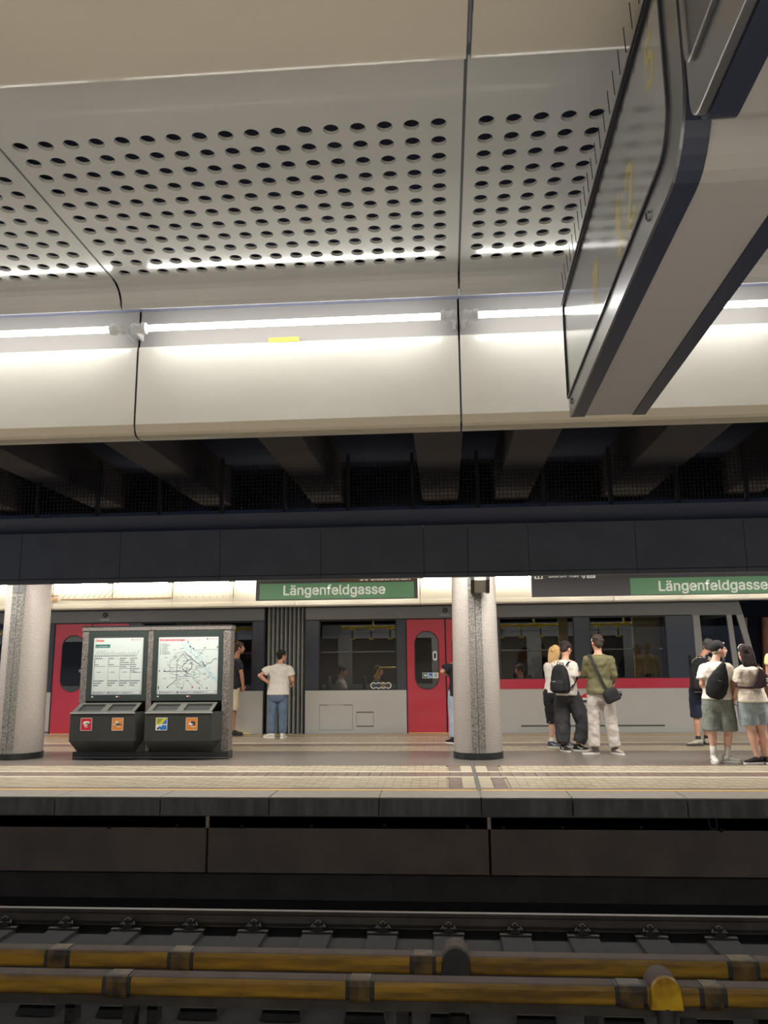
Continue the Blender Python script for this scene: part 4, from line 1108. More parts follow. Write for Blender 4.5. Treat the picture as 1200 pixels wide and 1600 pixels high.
def hand(mb, wrist, direction, palm_n, thumb_side, s=1.0, curl=.35):
    """palm with five separate fingers; direction = wrist towards knuckles, palm_n = out of the palm"""
    d = Vector(direction).normalized(); n = Vector(palm_n); n = (n-d*n.dot(d)).normalized(); t = Vector(thumb_side); t = (t-d*t.dot(d)-n*t.dot(n)).normalized()
    w_ = Vector(wrist)
    R = Matrix((t, n, d)).transposed()
    mb.ball(w_+d*.05*s, (.040*s, .016*s, .055*s), R, 12, 8)
    for i, (off, ln) in enumerate(((.031, .070), (.0105, .080), (-.0105, .074), (-.031, .058))):
        p0 = w_+d*.078*s+t*off*s
        p1 = p0+d*ln*.45*s*math.cos(curl)+n*ln*.45*s*math.sin(curl)+t*off*.10*s
        p2 = p1+d*ln*.33*s*math.cos(curl*2)+n*ln*.33*s*math.sin(curl*2)
        p3 = p2+d*ln*.25*s*math.cos(curl*2.8)+n*ln*.25*s*math.sin(curl*2.8)
        mb.limb([p0-d*.02*s, p0, p1, p2, p3], [.0085*s, .0085*s, .008*s, .0075*s, .0062*s], 8)
    b = w_+d*.025*s+t*.028*s
    mb.limb([b, b+t*.028*s+d*.022*s+n*.008*s, b+t*.034*s+d*.05*s+n*.018*s], [.0115*s, .0095*s, .0075*s], 8)

def person(label, loc, P):
    t = thing('person', label, 'person', loc, local=True)
    skin = P.get('skin', SKIN)
    ty = P.get('turn', 0); Rt = rotz(ty)
    fw = Rt @ Vector((0, 1, 0)); rt = Rt @ Vector((1, 0, 0)); up = Vector((0, 0, 1))
    bw, bd = P.get('bw', 1.0), P.get('bd', 1.0)
    hl, hr, nk = Vector(P['hipL']), Vector(P['hipR']), Vector(P['neck'])
    hm = (hl+hr)/2
    hd = Vector(P['head']); hs = P.get('hs', 1.0)
    # ---------------- body: one continuous surface
    b = MB()
    ax = (nk-hm)
    tor = [(-.22, .10, .085, 0), (-.10, .155, .112, -.01), (.02, .166, .118, -.012), (.18, .155, .108, .0), (.34, .142, .10, .01), (.55, .155, .108, .008), (.75, .165, .108, -.005), (.88, .155, .09, -.012), (.96, .11, .07, -.008), (1.0, .062, .055, 0)]
    belly = P.get('belly', 0)
    def tring(f, rx, ry, oy, m=0.0, n=24):
        bb = belly*math.exp(-((f-.28)/.25)**2)
        return ell_ring(hm+ax*f+fw*(oy+bb*.4), rt, fw, rx*bw+m+bb*.5, ry*bd+m+bb*.6, n)
    b.loft([tring(*q) for q in tor])
    R_h = rotz(P.get('look', ty)) @ Matrix.Rotation(math.radians(P.get('nod', 0)), 3, 'X')
    H = lambda x, y, z: hd + R_h @ (Vector((x, y, z))*hs)
    b.limb([nk-up*.03, nk+(hd-nk)*.35, H(0, -.02, -.05)], [.062*hs, .053*hs, .055*hs], 14)
    b.ball(H(0, -.012, .025), (.074*hs, .092*hs, .088*hs), R_h, 20, 14)                  # cranium
    b.ball(H(0, .030, -.030), (.058*hs, .058*hs, .075*hs), R_h, 18, 12)                  # face
    b.ball(H(0, .048, -.080), (.036*hs, .032*hs, .030*hs), R_h, 14, 8)                   # chin and jaw
    b.limb([H(0, .086, .012), H(0, .100, -.022), H(0, .092, -.032)], [.010*hs, .014*hs, .013*hs], 8)   # nose
    b.ball(H(0, .080, -.056), (.020*hs, .012*hs, .010*hs), R_h, 10, 6)                   # mouth
    b.ball(H(0, .078, .022), (.045*hs, .014*hs, .012*hs), R_h, 12, 6)                    # brow
    for s in (-1, 1): b.ball(H(s*.076, -.008, -.008), (.010*hs, .020*hs, .032*hs), R_h, 10, 8)   # ears
    arms = {}
    for s, S in ((-1, 'L'), (1, 'R')):
        sh, el, wr = Vector(P['sh'+S]), Vector(P['el'+S]), Vector(P['wr'+S]); sh.z -= .028; arms[S] = (sh, el, wr)
        am = P.get('arm', 1.0)
        b.limb([lerp(nk-up*.06, sh, .45), sh], [.055*am, .06*am], 12)
        b.limb([sh, lerp(sh, el, .4), el, lerp(el, wr, .3), wr], [.056*am, .050*am, .041*am, .043*am, .027*am], 12)
        hv = P.get('hand'+S, {})
        hand(b, wr, hv.get('dir', wr-el), hv.get('n', rt*(-s)), hv.get('thumb', fw), hv.get('s', .95), hv.get('curl', .35))
    legs = {}
    lg = P.get('leg', 1.0)
    for S in 'LR':
        hp, kn, an = Vector(P['hip'+S]), Vector(P['kn'+S]), Vector(P['an'+S]); legs[S] = (hp, kn, an)
        back = -fw*.012
        b.limb([hp, lerp(hp, kn, .35), kn, lerp(kn, an, .28)+back, lerp(kn, an, .7), an], [.088*lg, .078*lg, .056*lg, .056*lg*P.get('calf', 1), .038*lg, .034], 14)
        to = Vector(P['toe'+S]); to.z = 0; to = to.normalized()
        b.limb([an-up*.03-to*.02, an+to*.06-up*.045, Vector((an.x, an.y, .035))+to*.13], [.034, .034, .028], 10)
    body = soft(b.build('body', skin, t), .0072, 2, .45)
    # eyes, brows, lips
    e = MB()
    for s in (-1, 1):
        e.mi = 0; e.ball(H(s*.030, .0815, .004), (.0125*hs, .008*hs, .007*hs), R_h, 10, 6)
        e.mi = 1; e.ball(H(s*.030, .0885, .004), (.0055*hs, .003*hs, .0055*hs), R_h, 8, 6); e.ball(H(s*.030, .089, .026), (.019*hs, .006*hs, .004*hs), R_h, 8, 6)
    e.mi = 2; e.ball(H(0, .0905, -.057), (.020*hs, .005*hs, .006*hs), R_h, 10, 6)
    fo = e.build('face_features', [mat('eye_white', (235, 232, 226), .3), mat('eye_dark', (40, 30, 26), .4), mat('lips', (176, 96, 88), .5)], body); fo['kind'] = 'stuff'
    # ---------------- hair
    hc = P.get('hair')
    if hc:
        h = MB(); st_ = P.get('hair_style', 'short')
        if st_ != 'cap':
            h.ball(H(0, -.022, .040), (.083*hs, .094*hs, .086*hs), R_h, 18, 12)
            h.ball(H(0, -.055, -.005), (.070*hs, .058*hs, .075*hs), R_h, 14, 10)
            for k in range(46):
                a = random.uniform(0, 2*PI); c_ = random.uniform(-.25, 1.0); q_ = math.sqrt(1-c_*c_)
                if math.sin(a)*q_ > .55 and c_ < .35: continue
                h.ball(H(.079*q_*math.cos(a), -.024+.088*q_*math.sin(a), .040+.082*c_), (.019*hs, .019*hs, .016*hs), R_h, 8, 6)
            for s in (-1, 1): h.ball(H(s*.068, .012, .020), (.013*hs, .030*hs, .036*hs), R_h, 8, 6)
            h.ball(H(0, .055, .080), (.055*hs, .030*hs, .026*hs), R_h, 10, 6)
        else:
            h.ball(H(0, -.05, -.02), (.066*hs, .052*hs, .06*hs), R_h, 14, 10)
            for s in (-1, 1): h.ball(H(s*.070, -.012, .0), (.010*hs, .034*hs, .04*hs), R_h, 8, 6)
        if st_ == 'long':
            bk = R_h @ Vector((0, -1, 0))
            for u in (-.066, -.044, -.022, 0, .022, .044, .066):
                q = R_h @ Vector((u, 0, 0)); ln = P.get('hair_len', .30)*(1-.25*abs(u)/.07*random.random())
                h.limb([H(u*.9, -.05, .05), H(u*1.1, -.088, -.04), H(u*1.15, -.105, -.04)-up*ln*.55, H(u*1.0+P.get('hair_sway', 0), -.105, -.04)-up*ln], [.045, .034, .03, .016], 8)
        soft(h.build('hair', hc, t), .009, 1, .5, .004)
    # ---------------- shirt
    sh_ = P['shirt']; m = MB()
    hem = (Vector((hm.x, hm.y, sh_['hem']))).z
    f0 = (hem-hm.z)/ax.z
    mg = sh_.get('loose', .022); rings = []
    fs = [f0, f0+.05] + [f for f in (.02, .18, .34, .55, .75, .88, .95) if f > f0+.06] + [.985]
    def prof(f):
        for a, c in zip(tor, tor[1:]):
            if a[0] <= f <= c[0]:
                k = (f-a[0])/(c[0]-a[0]); return [a[i]*(1-k)+c[i]*k for i in range(4)]
        return list(tor[0]) if f < tor[0][0] else list(tor[-1])
    for f in fs:
        q = prof(max(f, -.02)); ex = mg + (sh_.get('flare', .012)*max(0, (.5-f)/.6)); 
        if f > .9: ex = .014
        rings.append(tring(f, q[1], q[2], q[3], ex))
    m.loft(rings)
    sl = sh_.get('sleeve', .55)
    for S in 'LR':
        a, c, d = arms[S]; am = P.get('arm', 1.0)
        m.limb([lerp(nk-up*.065, a, .35), lerp(nk-up*.07, a, .7), a-up*.004], [.060, .064, .067*am], 14)
        if sl <= 1:
            e0 = lerp(a, c, sl); dirv = (c-a).normalized()
            m.tube([a-dirv*.01, lerp(a, c, sl*.5), e0], [.069*am, .071*am+sh_.get('sw', .004), .068*am+sh_.get('sw', .004)*2], 14)
        else:
            e0 = lerp(c, d, sl-1)
            m.limb([a, lerp(a, c, .5), c, e0], [.072*am, .066*am, .058*am, .045*am], 12)
    soft(m.build('shirt', sh_['mat'], t), .0115, 3, .5, 1.3*sh_.get('fold', .014))
    # ---------------- trousers or shorts
    tr = P['legwear']; m = MB()
    wz = max(hem+.05, hm.z+.06)
    fw_ = (wz-hm.z)/ax.z
    q = prof(max(-.02, min(fw_, .3)))
    m.loft([tring(fw_, q[1], q[2], q[3], .012), tring(.0, .166, .118, -.012, .022), tring(-.10, .158, .115, -.011, .026), tring(-.22, .125, .10, -.004, .028), tring(-.27, .085, .075, 0, .02)])
    for S in 'LR':
        hp, kn, an = legs[S]
        rs = tr['r']; e_ = tr.get('end', 2.0)
        def at(x): return lerp(hp, kn, x) if x <= 1 else lerp(kn, an, x-1)
        pts = [at(e_*k/(len(rs)-1)) for k in range(len(rs))]
        ctr = tr.get('off'+S, [0]*len(rs))
        pts = [p+fw*ctr[i] if not isinstance(ctr[i], tuple) else p+Vector(ctr[i]) for i, p in enumerate(pts)]
        m.ball(pts[0], rs[0], seg=14, rn=8); m.tube(pts, rs, 18)
    soft(m.build(tr.get('name', 'trousers'), tr['mat'], t), .0115, 3, .5, 1.1*tr.get('fold', .014))
    # ---------------- socks
    if P.get('socks'):
        for S in 'LR':
            hp, kn, an = legs[S]
            MB().limb([lerp(kn, an, P.get('sock_h', .72)), an-up*.02], [.047, .043], 12).build('sock', P['socks'], t, smooth=True)
    # ---------------- shoes
    for S in 'LR':
        hp, kn, an = legs[S]
        to = Vector(P['toe'+S]); to.z = 0; to = to.normalized(); sd = Vector((to.y, -to.x, 0))
        L = P.get('shoe_len', 1.0)
        gz = P.get('lift'+S, 0)
        def rg(d, wd, h, z0=0.0, n=16, sq=1.0):
            o = []
            for k in range(n):
                a = 2*PI*k/n
                o.append(Vector((an.x, an.y, gz))+to*d+sd*wd*math.cos(a)+up*(z0+h/2+h/2*math.sin(a)))
            return o
        u = MB()
        u.loft([rg(-.075*L, .018, .05, .02), rg(-.065*L, .034, .085, .018), rg(-.03*L, .041, .10, .018), rg(.02*L, .042, .095, .018), rg(.07*L, .044, .075, .018), rg(.12*L, .047, .055, .018), rg(.165*L, .042, .045, .018), rg(.19*L, .028, .034, .018), rg(.20*L, .012, .02, .02)])
        if P.get('collar', 1): u.tube([Vector((an.x, an.y, gz+.06)), Vector((an.x, an.y, gz+.115))], [.05, .046], 12)
        so = soft(u.build('shoe', P['shoe'], t), .007, 2)
        m = MB(); outl = [(-.078, .020), (-.07, .034), (-.03, .042), (.03, .042), (.08, .046), (.13, .049), (.17, .043), (.195, .028), (.205, .010)]
        pts = [Vector((an.x, an.y, 0))+to*d*L+sd*w2 for d, w2 in outl]+[Vector((an.x, an.y, 0))+to*d*L-sd*w2 for d, w2 in reversed(outl)]
        m.prism_z([(p.x, p.y) for p in pts], gz, gz+.03)
        m.build('sole', P['sole'], so, fix=True, bevel=.004)
        if P.get('shoe_mark'):
            k = MB(); c0 = Vector((an.x, an.y, gz))
            for sg in (-1, 1):
                k.tube([c0+to*.00+sd*sg*.043+up*.085, c0+to*.05+sd*sg*.047+up*.05, c0+to*.09+sd*sg*.048+up*.055], .006, 6)
            k.build('shoe_stripe', P['shoe_mark'], so)
    if P.get('extra'): P['extra'](t, locals())
    return t

def strap_mesh(pts, wd, m, th=.006):
    pass
def bag_obj(name, label, mb_list, loc):
    t = thing(name, label, 'bag', loc, local=True)
    for nm, mb, m, vox in mb_list:
        o = mb.build(nm, m, t)
        if vox: soft(o, vox, 3, .5, .006)
    return t
BLACKF = cloth('black_fabric', (30, 30, 33), .3)
BLACKS = cloth('black_strap', (34, 34, 36), .2)
W_TEE = cloth('white_tee', (232, 226, 218), .05)
W_SOLE = mat('white_rubber', (232, 230, 224), .5)
D_SOLE = mat('dark_rubber', (60, 58, 56), .6)

# --- man in white tee and jeans, hand on hip
person('man with dark hair, white t-shirt and blue jeans, left hand on his hip', (-3.39, 16.4, 0), dict(
    turn=8, look=48, bw=1.10, bd=1.12, belly=.03, skin=SKIN, hair=cloth('hair_black', (28, 25, 25), .2),
    hipL=(-.10, 0, .87), hipR=(.10, .0, .87), neck=(.03, .0, 1.475), head=(.065, .02, 1.62), hs=1.0,
    shL=(-.175, 0, 1.40), elL=(-.37, -.07, 1.235), wrL=(-.215, -.01, 1.10), shR=(.215, .01, 1.40), elR=(.285, .02, 1.14), wrR=(.25, .19, 1.06),
    handL=dict(dir=(1, .35, -.25), n=(.1, -1, 0), thumb=(0, .3, 1), curl=.15),
    knL=(-.115, .0, .47), knR=(.105, .0, .47), anL=(-.12, -.01, .085), anR=(.105, -.01, .085), toeL=(-.9, .45, 0), toeR=(.1, 1, 0),
    shirt=dict(mat=W_TEE, hem=.85, loose=.026, flare=.02, sleeve=.62, fold=.02, sw=.008),
    legwear=dict(mat=cloth('blue_jeans', (104, 124, 150), .25, 9), r=[.108, .10, .094, .088, .082, .080], end=1.93, fold=.02),
    shoe=mat('white_sneaker', (222, 222, 214), .5), sole=W_SOLE))
# --- man in black tee, pale shorts, behind the stand
person('young man in black t-shirt and pale shorts, half hidden behind the timetable stand', (-4.46, 17.0, 0), dict(
    turn=60, look=75, skin=SKIN3, hair=cloth('hair_brown', (70, 54, 44), .3), hs=1.04,
    hipL=(-.05, .06, .98), hipR=(.03, -.07, .98), neck=(.04, 0, 1.60), head=(.10, .01, 1.80),
    shL=(-.04, .18, 1.53), elL=(-.05, .22, 1.25), wrL=(.02, .25, 1.0), shR=(.14, -.17, 1.53), elR=(.215, -.20, 1.24), wrR=(.235, -.16, 1.02),
    knL=(.0, .08, .53), knR=(.0, -.08, .53), anL=(-.02, .1, .09), anR=(.03, -.08, .09), toeL=(.9, .3, 0), toeR=(.95, -.2, 0),
    shirt=dict(mat=cloth('black_tee', (36, 38, 48), .15), hem=.95, loose=.02, sleeve=.6),
    legwear=dict(name='shorts', mat=cloth('pale_shorts', (216, 206, 178), .08), r=[.11, .11, .115, .118], end=1.02),
    shoe=mat('black_shoe', (34, 34, 36), .5), sole=D_SOLE))
# --- person behind the right pillar
person('person in black t-shirt and pale jeans, mostly hidden behind the right pillar', (.235, 15.2, 0), dict(
    turn=20, look=30, hair=cloth('hair_dark', (40, 32, 30), .2),
    hipL=(-.10, 0, .92), hipR=(.09, .0, .92), neck=(.0, 0, 1.47), head=(.0, .02, 1.63),
    shL=(-.17, 0, 1.42), elL=(-.30, -.04, 1.30), wrL=(-.12, .18, 1.2), shR=(.17, 0, 1.42), elR=(.25, .1, 1.15), wrR=(.1, .3, 1.15),
    knL=(-.115, .02, .48), knR=(.1, .0, .48), anL=(-.125, .0, .085), anR=(.1, .02, .085), toeL=(-.7, .7, 0), toeR=(.2, 1, 0),
    shirt=dict(mat=MATS['black_tee'], hem=.86, loose=.025, sleeve=.7, sw=.012),
    legwear=dict(mat=cloth('pale_jeans', (176, 192, 208), .15), r=[.105, .1, .09, .082, .08], end=1.93),
    shoe=MATS['black_shoe'], sole=W_SOLE))
# --- blonde person in patterned black shorts, behind the backpack wearer
def bl_pat():
    m = mat('patterned_shorts', (26, 26, 30), .8, rgb2=(226, 226, 220), scale=11, detail=0)
    r = [n for n in m.node_tree.nodes if n.type == 'VALTORGB'][0]; r.color_ramp.elements[0].position = .30; r.color_ramp.elements[1].position = .33
    return m
person('blonde person in white top and patterned black shorts behind the black backpack', (1.88, 14.5, 0), dict(
    turn=25, look=35, skin=SKIN2, hair=cloth('hair_blonde', (214, 176, 120), .25), hair_style='long', hair_len=.22,
    hipL=(-.09, 0, .92), hipR=(.09, 0, .92), neck=(.03, 0, 1.47), head=(.06, .02, 1.62),
    shL=(-.10, 0, 1.42), elL=(-.06, .14, 1.2), wrL=(.1, .28, 1.2), shR=(.2, 0, 1.42), elR=(.24, .14, 1.2), wrR=(.2, .3, 1.2),
    knL=(-.055, .02, .46), knR=(.12, .04, .47), anL=(-.085, .0, .09), anR=(.16, .1, .09), toeL=(.95, -.3, 0), toeR=(.9, .4, 0),
    shirt=dict(mat=W_TEE, hem=.93, loose=.02, sleeve=.5),
    legwear=dict(name='shorts', mat=bl_pat(), r=[.11, .11, .105, .10], end=1.12),
    socks=mat('white_sock', (226, 222, 216), .8), sock_h=.86,
    shoe=cloth('blue_grey_sneaker', (98, 100, 124), .3), sole=W_SOLE, shoe_mark=MATS['white_sneaker']))
# --- backpack guy with phone
person('young man in white t-shirt and wide charcoal trousers looking down at a phone', (2.02, 14.0, 0), dict(
    turn=38, look=48, nod=-22, bw=.95, hair=cloth('hair_dark_brown', (48, 40, 36), .3), hs=1.08,
    hipL=(-.085, .03, .93), hipR=(.085, -.03, .93), neck=(.0, 0, 1.50), head=(.03, .03, 1.665),
    shL=(-.16, .08, 1.44), elL=(-.06, .22, 1.20), wrL=(.17, .24, 1.22), shR=(.12, -.09, 1.44), elR=(.115, -.06, 1.165), wrR=(.19, .12, 1.22),
    handR=dict(dir=(.5, .8, .25), n=(-.5, .3, .6), thumb=(0, 0, 1), curl=.5), handL=dict(dir=(.9, .2, .2), n=(.2, -.6, .5), thumb=(0, 0, 1), curl=.5),
    knL=(-.09, .05, .48), knR=(.245, .0, .49), anL=(-.10, -.02, .085), anR=(.135, -.02, .10), toeL=(.35, -.9, 0), toeR=(.88, -.30, 0),
    shirt=dict(mat=W_TEE, hem=.905, loose=.03, flare=.02, sleeve=.78, sw=.016, fold=.02),
    legwear=dict(mat=cloth('charcoal_trousers', (66, 66, 70), .2, 5), r=[.118, .125, .135, .135, .122, .105], end=1.90, fold=.024,
                 offL=[0, 0, 0, (0, 0, 0), (0, 0, 0), (0, 0, 0)], offR=[0, 0, 0, (.03, 0, 0), (.03, 0, 0), (.01, 0, 0)]),
    shoe=cloth('black_sneaker', (40, 40, 42), .2), sole=W_SOLE, shoe_mark=MATS['white_sneaker']))
ph = thing('phone', 'dark phone held up by the young man in the white t-shirt', 'phone', (2.235, 14.245, 1.27), local=True)
ph.rotation_euler = (.5, .2, .4)
MB().box(-.036, .036, -.005, .005, -.05, .09).build('phone_body', mat('phone_black', (22, 22, 24), .25), ph, bevel=.006)
MB().box(-.033, .033, -.0062, -.005, -.046, .086).build('screen', mat('phone_screen', (70, 80, 96), .15, emit=.2), ph)
# backpack on his back: local frame, back direction towards viewer-left
def backpack(name, label, loc, ang, w_, h, d, tilt=0, pocket=True, marks=True):
    t = thing(name, label, 'bag', loc, local=True); t.rotation_euler = (tilt, 0, math.radians(-ang))
    m = MB(); rings = []
    for z, sx, sy in ((0, .55, .55), (.03, .86, .86), (.12, 1, 1), (.35, 1.0, .95), (.6, .93, .82), (.82, .78, .66), (.95, .55, .48), (1.0, .25, .25)):
        rings.append([Vector((w_/2*sx*abs(math.cos(a))**.6*(1 if math.cos(a) >= 0 else -1), -d/2*0 - d*.5 + d/2*sy*abs(math.sin(a))**.6*(1 if math.sin(a) >= 0 else -1), z*h)) for a in [2*PI*k/28 for k in range(28)]])
    m.loft(rings); soft(m.build('bag_body', BLACKF, t), .012, 3, .5, .01)
    if pocket:
        q = MB(); q.loft([[Vector((w_*.40*sx*math.cos(a)*1.0, -d*.98-.03*sy+.02*math.sin(a), z*h)) for a in [2*PI*k/16 for k in range(16)]] for z, sx, sy in ((.05, .7, .3), (.1, 1, 1), (.35, 1, .9), (.46, .85, .3))])
        soft(q.build('pocket', cloth('black_pocket', (38, 38, 42), .2), t), .012, 2)
    for s in (-1, 1):
        st = MB(); pts = [(s*w_*.26, -.01, h*.97), (s*w_*.30, .05, h*1.09), (s*w_*.34, .16, h*1.06), (s*min(w_*.42, .14), .23, h*.8), (s*min(w_*.46, .15), .19, h*.5), (s*min(w_*.46, .16), .0, h*.18)]
        rings = []
        for i, p in enumerate(pts):
            p = Vector(p); rings.append([p+Vector((-.022, 0, 0)), p+Vector((.022, 0, 0)), p+Vector((.022, .008, .008)), p+Vector((-.022, .008, .008))])
        st.loft(rings); st.build('shoulder_strap', BLACKS, t, fix=True)
    if marks:
        k = MB(); k.box(-w_*.22, -w_*.05, -d-.045, -d-.040, h*.40, h*.425); k.box(w_*.18, w_*.21, -d*.95, -d*.9, h*.2, h*.28)
        k.build('label_tag', mat('tag_grey', (170, 170, 170), .6), t)
    MB().tube([(-.035, -.03, h*.99), (-.03, -.03, h*1.05), (.03, -.03, h*1.05), (.035, -.03, h*.99)], .009, 8).build('carry_loop', BLACKS, t)
    return t
backpack('backpack', 'black backpack worn by the young man with the phone', (1.955, 13.885, .945), 38, .33, .47, .19)
# --- olive shirt man
person('tall man in olive long-sleeved shirt and pale trousers, headphones on', (2.485, 13.55, 0), dict(
    turn=0, look=-18, hair=cloth('hair_brown2', (58, 46, 40), .3), hs=1.10, bw=1.02,
    hipL=(-.095, 0, .97), hipR=(.095, 0, .97), neck=(.01, 0, 1.585), head=(.0, .01, 1.76),
    shL=(-.175, 0, 1.52), elL=(-.225, .05, 1.25), wrL=(-.17, .26, 1.22), shR=(.195, 0, 1.52), elR=(.235, -.02, 1.24), wrR=(.215, .04, 1.05),
    knL=(-.115, .02, .52), knR=(.15, .0, .52), anL=(-.135, .0, .085), anR=(.19, -.01, .085), toeL=(-.93, -.15, 0), toeR=(.45, -.85, 0),
    shirt=dict(mat=cloth('olive_shirt', (104, 100, 70), .12), hem=.94, loose=.035, flare=.02, sleeve=1.55, fold=.02),
    legwear=dict(mat=cloth('pale_trousers', (206, 198, 190), .08), r=[.118, .112, .105, .10, .095, .098], end=1.93, fold=.024),
    shoe=cloth('taupe_sneaker', (150, 140, 130), .25), sole=W_SOLE,
    extra=lambda t, L: MB().tube([L['hd']+L['R_h'] @ Vector((.0+.092*math.cos(a), .0, .02+.105*math.sin(a))) for a in [PI*(.02+.96*k/14) for k in range(15)]], .009, 8).build('headphones', mat('headphone_silver', (196, 190, 184), .4), t)))
# cross-body bag
cb = thing('crossbody_bag', 'black crossbody bag hanging at the hip of the man in olive', 'bag', (2.485, 13.55, 0), local=True)
m = MB()
m.loft([[Vector((x0_, y, z)) for x0_, y, z in q] for q in (
    ((.0, -.19, 1.06), (.10, -.15, 1.05), (.10, -.11, 1.05), (.0, -.15, 1.06)), ((.0, -.22, .90), (.22, -.20, .84), (.22, -.09, .84), (.0, -.13, .90)), ((.04, -.22, .85), (.245, -.20, .80), (.245, -.09, .80), (.04, -.13, .85)))])
m = MB(); ctr = Vector((.15, -.175, .92)); Rb = Matrix.Rotation(-.42, 3, 'Y')
rings = []
for z, s_ in ((-.10, .8), (-.085, 1), (.06, 1), (.10, .85), (.125, .5)):
    rings.append([ctr+Rb @ Vector((.125*s_*abs(math.cos(a))**.5*(1 if math.cos(a) >= 0 else -1), .05*s_*abs(math.sin(a))**.5*(1 if math.sin(a) >= 0 else -1), z)) for a in [2*PI*k/24 for k in range(24)]])
m.loft(rings); soft(m.build('bag_body', BLACKF, cb), .010, 2, .5, .006)
sp_ = [(-.155, -.02, 1.575), (-.135, -.115, 1.535), (-.10, -.155, 1.42), (-.03, -.165, 1.24), (.03, -.168, 1.10), (.09, -.175, 1.0)]
st = MB(); rings = []
for p in sp_:
    p = Vector(p); rings.append([p+Vector((-.022, 0, -.008)), p+Vector((.022, 0, .008)), p+Vector((.022, -.008, .008)), p+Vector((-.022, -.008, -.008))])
st.loft(rings); st.build('strap', BLACKS, cb, fix=True)
st = MB(); rings = []
for p in [(-.155, -.02, 1.575), (-.12, .08, 1.56), (-.02, .165, 1.4), (.12, .17, 1.2), (.24, .08, 1.02), (.25, -.10, .95)]:
    p = Vector(p); rings.append([p+Vector((-.018, 0, -.008)), p+Vector((.018, 0, .008)), p+Vector((.018, .008, .008)), p+Vector((-.018, .008, -.008))])
st.loft(rings); st.build('strap', BLACKS, cb, fix=True)
cam_ = thing('camera_lens', 'small black camera poking out at the hip of the man in olive', 'camera', (2.735, 13.50, .945), local=True)
m = MB(); m.box(-.03, .03, -.05, .05, -.035, .035); m.tube([(.03, 0, 0), (.085, 0, 0)], [.036, .04], 16); m.build('camera_body', mat('camera_black', (26, 26, 28), .4), cam_, bevel=.006)
# --- person with backpack and navy shorts behind the man in the beanie
person('person in grey top and navy shorts, mostly hidden behind the man in the knit cap', (4.46, 14.8, 0), dict(
    turn=15, look=20, hair=cloth('hair_ash', (96, 90, 92), .3), hs=1.05, skin=SKIN,
    hipL=(-.09, 0, .94), hipR=(.09, 0, .94), neck=(.09, 0, 1.54), head=(.205, .03, 1.705),
    shL=(-.01, 0, 1.46), elL=(-.02, .1, 1.2), wrL=(.08, .25, 1.15), shR=(.26, 0, 1.46), elR=(.30, .1, 1.2), wrR=(.2, .25, 1.1),
    knL=(-.10, .02, .49), knR=(.1, .1, .49), anL=(-.105, .0, .09), anR=(.1, .22, .09), toeL=(-.97, .0, 0), toeR=(.2, 1, 0),
    shirt=dict(mat=cloth('grey_top', (176, 168, 158), .1), hem=.90, loose=.02, sleeve=.5),
    legwear=dict(name='shorts', mat=cloth('navy_shorts', (34, 40, 62), .15), r=[.115, .112, .108, .104], end=1.03),
    socks=cloth('dark_sock', (50, 48, 48), .1), sock_h=.88,
    shoe=cloth('white_grey_sneaker', (190, 184, 172), .35, 14), sole=D_SOLE, shoe_mark=MATS['white_sneaker']))
backpack('backpack', 'large black backpack worn by the person half hidden behind the man in the knit cap', (4.45, 14.665, .93), 8, .43, .57, .22, marks=False)
# --- man with headband, sling bag, denim shorts
def head_band(t, L):
    hd, R_h, hs = L['hd'], L['R_h'], L['hs']
    m = MB(); m.ball(hd+R_h @ (Vector((0, -.024, .044))*hs), (.087*hs, .102*hs, .094*hs), R_h @ Matrix.Rotation(.22, 3, 'X'), 20, 12)
    m.ball(hd+R_h @ (Vector((0, -.085, .035))*hs), (.055*hs, .045*hs, .05*hs), R_h, 12, 8)
    soft(m.build('knit_cap', cloth('black_knit', (30, 30, 33), .15), t), .009, 2)
    m = MB(); m.ball(hd+R_h @ (Vector((.02, .070, .085))*hs), (.022*hs, .010*hs, .016*hs), R_h, 12, 6); m.build('cap_badge', mat('badge_grey', (190, 170, 160), .5), t)
person('man in a black knit cap, white t-shirt and grey denim shorts, head turned right', (3.99, 12.45, 0), dict(
    turn=22, look=92, nod=4, bw=1.06, bd=1.05, skin=SKIN2, hair=cloth('hair_grey_blond', (176, 160, 142), .2), hair_style='cap', hs=1.08,
    hipL=(-.10, .03, .89), hipR=(.09, -.02, .89), neck=(.0, 0, 1.45), head=(.075, .01, 1.615),
    shL=(-.155, .05, 1.385), elL=(-.205, .02, 1.12), wrL=(-.12, .2, 1.04), shR=(.165, -.05, 1.39), elR=(.225, .03, 1.15), wrR=(.215, .0, 1.0),
    handR=dict(dir=(-.1, -.1, -1), n=(-.6, 0, 0), thumb=(.2, .9, 0), curl=.55),
    knL=(-.115, .01, .465), knR=(.11, -.01, .465), anL=(-.135, -.02, .09), anR=(.055, -.02, .09), toeL=(-.12, -1, 0), toeR=(.93, -.25, 0), calf=1.05, leg=1.04,
    shirt=dict(mat=W_TEE, hem=.90, loose=.03, flare=.02, sleeve=.72, sw=.014, fold=.018),
    legwear=dict(name='denim_shorts', mat=cloth('grey_denim', (128, 134, 128), .25, 8), r=[.125, .125, .13, .138], end=1.05, fold=.02),
    socks=mat('white_sock'  , (226, 222, 216), .8), sock_h=.60,
    shoe=MATS['white_sneaker'], sole=W_SOLE, extra=head_band))
sb = thing('sling_bag', 'black sling bag on the back of the man in the knit cap', 'bag', (3.97, 12.285, 1.17), local=True); sb.rotation_euler = (.0, .33, math.radians(-12))
m = MB(); rings = []
